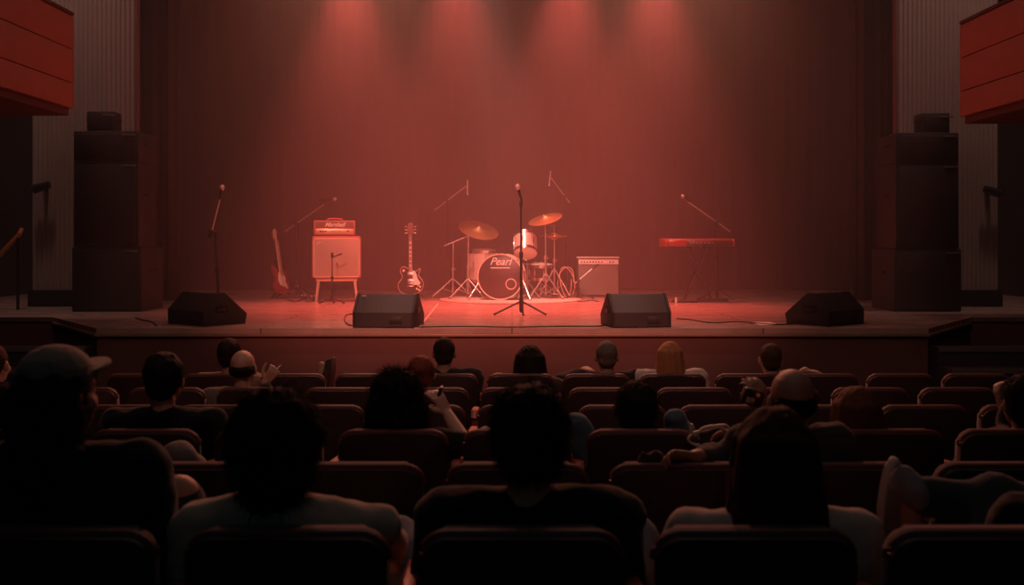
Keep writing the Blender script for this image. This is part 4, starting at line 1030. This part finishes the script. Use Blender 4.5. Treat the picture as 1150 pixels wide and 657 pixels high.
p = P(731, 515, 3.36); b = B(); b.cap(p+V((-.022, 0, -.012)), .018, p+V((.018, 0, .004)), .024); b.cap(p+V((-.03, .02, -.02)), .014, p+V((-.026, 0, .012)), .010); b.cap(p+V((0, .03, -.03)), .02, p, .02)
me = voxel_mesh(b, .005, 3, 'glove'); ripple(me, .004, 60, (1, 1, 1), 4); o = mesh_obj('glove', me, cmat('cloth', (.05, .04, .035)), None, p-V((0, 0, .03))); tag(o, 'small dark crumpled glove on the seat back beside the resting hand', 'glove')

# --- fourth row from the stage
person('the man in black', 'short dark haired man in a black top left of the bald man with a pen', 'D', -3, (185, 394, 4.55), hair='short', shirt=(.008, .009, .012), sw=.20, build=1.08, hs=1.02)
b_, X, I = person('the person raising a phone', 'person with full wavy dark hair raising a phone in one hand', 'D', -1, (447, 418, 4.5), hair='big', hs=1.0, hs_hair=1.03, shirt=(.012, .011, .011), voxel=FINE, sw=.18,
       arms={1: (P(521, 497, 4.50), P(503, 466, 4.62), (-.45, .1, .8), (-.75, .5, .35), .7)}, sleeve='short')
t = thing('phone', 'dark phone in the raised hand of the person with full wavy hair', 'phone', P(491, 449, 4.66))
b = B(); b.box((0, 0, 0), (.012, .07, .13), M.Rotation(.35, 3, 'Y'), .004); b.build('case', 'blackmetal', t)
b = B(); b.box((-.006, 0, .002), (.003, .062, .118), M.Rotation(.35, 3, 'Y')); b.build('screen', 'knob', t)
person('the person in denim', 'dark haired person in a blue denim top with both arms spread over the seat backs', 'D', 1, (714, 428, 4.52), hair='messy', hs=.98, shirt=(.075, .13, .17), sw=.20, sh_drop=.075,
       arms={-1: (P(648, 476, 4.47), P(636, 492, 4.72), (-.2, .6, -.6), (0, 0, -1), .5), 1: (P(758, 474, 4.47), P(778, 494, 4.70), (.2, .6, -.6), (0, 0, -1), .5)})
person('the brown haired person', 'person with brown shoulder length hair just right of the bald man', 'D', 3, (960, 434, 4.5), hipx=seat_x('D', 3)-.10, hair='bob', hcol=(.10, .036, .02), hs_hair=1.05, shirt=(.05, .045, .045), sw=.18)
person('the person at the right edge', 'dark haired person with a raised fist at the right edge of the fourth row', 'D', 4, (1148, 420, 4.5), hair='messy', shirt=(.01, .011, .014), voxel=.008,
       arms={-1: (P(1132, 490, 4.75), P(1129, 460, 4.78), (-.15, .1, .9), (.6, .6, 0), .9)})
person('the dark haired person at the left edge', 'dark haired person low at the left edge of the fourth row', 'D', -4, (2, 428, 4.5), hair='messy', shirt=(.012, .012, .014))

# --- third row from the stage
person('the white sleeved person', 'person in a white short sleeved top with a bare forearm at the left edge', 'C', -5, (-8, 384, 5.5), hair='crop', hcol=(.06, .02, .012), shirt=(.75, .72, .68), sleeve='short', hipx=seat_x('C', -5)-.1, voxel=.008, sw=.19,
       arms={1: (P(24, 447, 5.55), P(37, 459, 5.72), (.5, .6, -.3), (0, 0, -1), .5)})
# --- second row from the stage
b_, X, I = person('the man holding a pen', 'bald man with a beard line and beige collar raising a hand with a pen', 'B', -3, (273, 391, 6.42), hipx=seat_x('B', -3)-.05, hair='bald', hcol=(.02, .013, .01), shirt=(.16, .13, .11), sleeve='long', voxel=FINE, sw=.20,
       arms={1: (P(303, 452, 6.75), P(297, 430, 6.66), (.45, .05, .55), (-.3, .9, .2), 1.25)})
b = B(); b.cyl(P(301, 424, 6.70), P(316, 409.5, 6.72), .007, .005, 10); o = b.build('pen', 'whitep', loc=P(301, 424, 6.70)); tag(o, 'pale pen held up by the bald man at the left', 'pen')
person('the red haired person', 'person with short reddish hair and a grey top behind the full haired person', 'B', -1, (473, 398, 6.4), hair='short', hcol=(.20, .05, .025), shirt=(.42, .40, .39), sw=.205, sh_drop=.035)
# --- front row
person('a dark haired person', 'dark haired person in the front row hidden partly by the bald man with the pen', 'A', -4, (258, 379, 7.35), hair='short', hcol=(.03, .015, .012), shirt=(.30, .2, .15), shoe=(.07, .05, .045),
       knees={1: P(325, 440, 7.75)}, ankles={1: P(360, 430, 7.60)}, shoes={1: ((.05, .1, 1), (-1, 0, .05))})
person('the short haired man', 'short haired man in a dark shirt in the front row, behind the red haired person', 'A', -1, (499, 377, 7.35), hair='crop', hcol=(.035, .02, .016), shirt=(.04, .03, .03), sw=.20, build=1.05, sh_drop=.012)
person('the person with a dark bob', 'person with a straight dark bob in the front row', 'A', 0, (595, 388, 7.3), hair='bob', hcol=(.018, .010, .009), shirt=(.06, .04, .035), hs_hair=1.08, sh_drop=.015)
person('the grey haired man', 'grey haired man with broad dark shoulders resting an arm in the front row', 'A', 1, (681, 381, 7.35), hair='crop', hcol=(.20, .15, .13), shirt=(.035, .028, .028), sw=.215, sh_drop=.012, build=1.12, voxel=.0075, sleeve='short',
       arms={-1: (P(629, 429, 7.40), P(646, 421.5, 7.36), (.5, .15, .25), (.2, .5, -.8), .5)})
person('the blonde person', 'person with long blonde hair and a white top in the front row', 'A', 2, (752, 382, 7.32), hair='long', hcol=(.50, .22, .10), shirt=(.62, .56, .5), sw=.20, hs=.96, hs_hair=.97, sh_drop=.006)
person('the man in stripes', 'short haired man in a striped grey top leaning right in the front row', 'A', 3, (865, 384, 7.35), hipx=seat_x('A', 3)+.06, hair='crop', hcol=(.07, .035, .025), shirt=(.40, .36, .34), skind='knit', sw=.20, voxel=.0075,
       shoulders={-1: P(835, 433, 7.32), 1: P(886, 428, 7.34)},
       arms={1: (P(900, 436, 7.50), P(904, 416.5, 7.24), (.9, -.1, -.08), (.1, 0, -1), .45)})

# --- loose things in the seats
b = B(); p = P(200, 520, 3.62)
b.sph(p, (.078, .07, .075)); b.sph(p+V((.0, .03, -.12)), (.13, .12, .13)); b.sph(p+V((.05, .02, -.03)), (.05, .06, .06)); b.cap(p+V((0, .05, -.15)), .12, V((p.x, p.y+.03, row_floor('E')+.55)), .14)
me = voxel_mesh(b, .01, 4, 'bundle'); ripple(me, .012, 14, (1, 1, .6), 5); bl = V((p.x, p.y, row_floor('E')+.46))
o = mesh_obj('coat_bundle', me, cmat('cloth', (.26, .22, .2)), None, bl); tag(o, 'pale grey rounded bundle showing over a seat back near the pale cap', 'coat')
b = B(); p = P(560, 427, 7.25)
b.sph(p, (.07, .05, .05)); b.cap(p, .06, p+V((.03, .03, -.35)), .09); me = voxel_mesh(b, .01, 4, 'jacket'); ripple(me, .012, 14, (1, 1, .6), 8)
o = mesh_obj('jacket', me, cmat('cloth', (.42, .24, .14)), None, V((p.x, p.y, p.z-.4))); tag(o, 'tan jacket over the seat left of the dark bob', 'jacket')
p = P(546, 486, 4.62); b = B(); b.sph(p, (.032, .035, .03)); b.cap(p+V((0, .01, -.04)), .05, V((p.x, p.y+.02, row_floor('D')+.5)), .08)
me = voxel_mesh(b, .01, 4, 'bundle'); ripple(me, .008, 14, (1, 1, .6), 6)
o = mesh_obj('scarf_bundle', me, cmat('cloth', (.5, .46, .42)), None, V((p.x, p.y, row_floor('D')+.46))); tag(o, 'small pale bundle just showing over a seat back right of the raised forearm', 'scarf')
t = thing('backpack', 'dark backpack with pale looping straps on the seat beside the bald man', 'bag', V((P(824, 0, 4.55).x, 4.60, row_floor('D')+.47)))
b = B(); q = P(824, 497, 4.55); b.sph((q.x, 4.62, q.z-.20), (.15, .11, .22)); b.box((q.x, 4.62, q.z-.28), (.26, .2, .3), None, .05); me = voxel_mesh(b, .012, 4, 'bag_body'); me.transform(XF[t.name].inverted()); mesh_obj('bag_body', me, cmat('cloth', (.02, .02, .022)), t)
for pts in ([(777, 476), (776.5, 484), (781, 489), (790, 481), (803, 478.5), (815, 478), (820, 483)], [(773, 493), (780, 486), (793, 484), (806, 480), (817, 485), (821, 490)], [(773, 493), (776, 498), (786, 501.5), (783, 499)]):
    b = B(); b.tube(catmull([P(x, y, 4.30) for x, y in pts], 6), .0075, 6); b.build('strap', 'cream', t, world=True)
place_seats()

# ------------------------------------------------------------------ theatrical haze hanging over the stage
m = bpy.data.materials.new('stage_haze'); m.use_nodes = True; nt = m.node_tree; nt.nodes.remove(nt.nodes['Principled BSDF'])
vs = nt.nodes.new('ShaderNodeVolumeScatter'); vs.inputs['Color'].default_value = (.95, .9, .88, 1); vs.inputs['Density'].default_value = .036; vs.inputs['Anisotropy'].default_value = .35
nt.links.new(vs.outputs[0], nt.nodes['Material Output'].inputs['Volume'])
MT['haze'] = m
b = B(); b.prism([(-4.6, 9.85), (4.6, 9.85), (4.6, 11.6), (7.25, 11.6), (7.25, 17.2), (-7.25, 17.2), (-7.25, 11.6), (-4.6, 11.6)], 7.8, M.Translation((0, 0, ST+.004)))
o = b.build('stage_haze', 'haze', smooth=False); tag(o, 'thin red lit haze hanging in the air over the stage', 'haze', None, 'stuff')
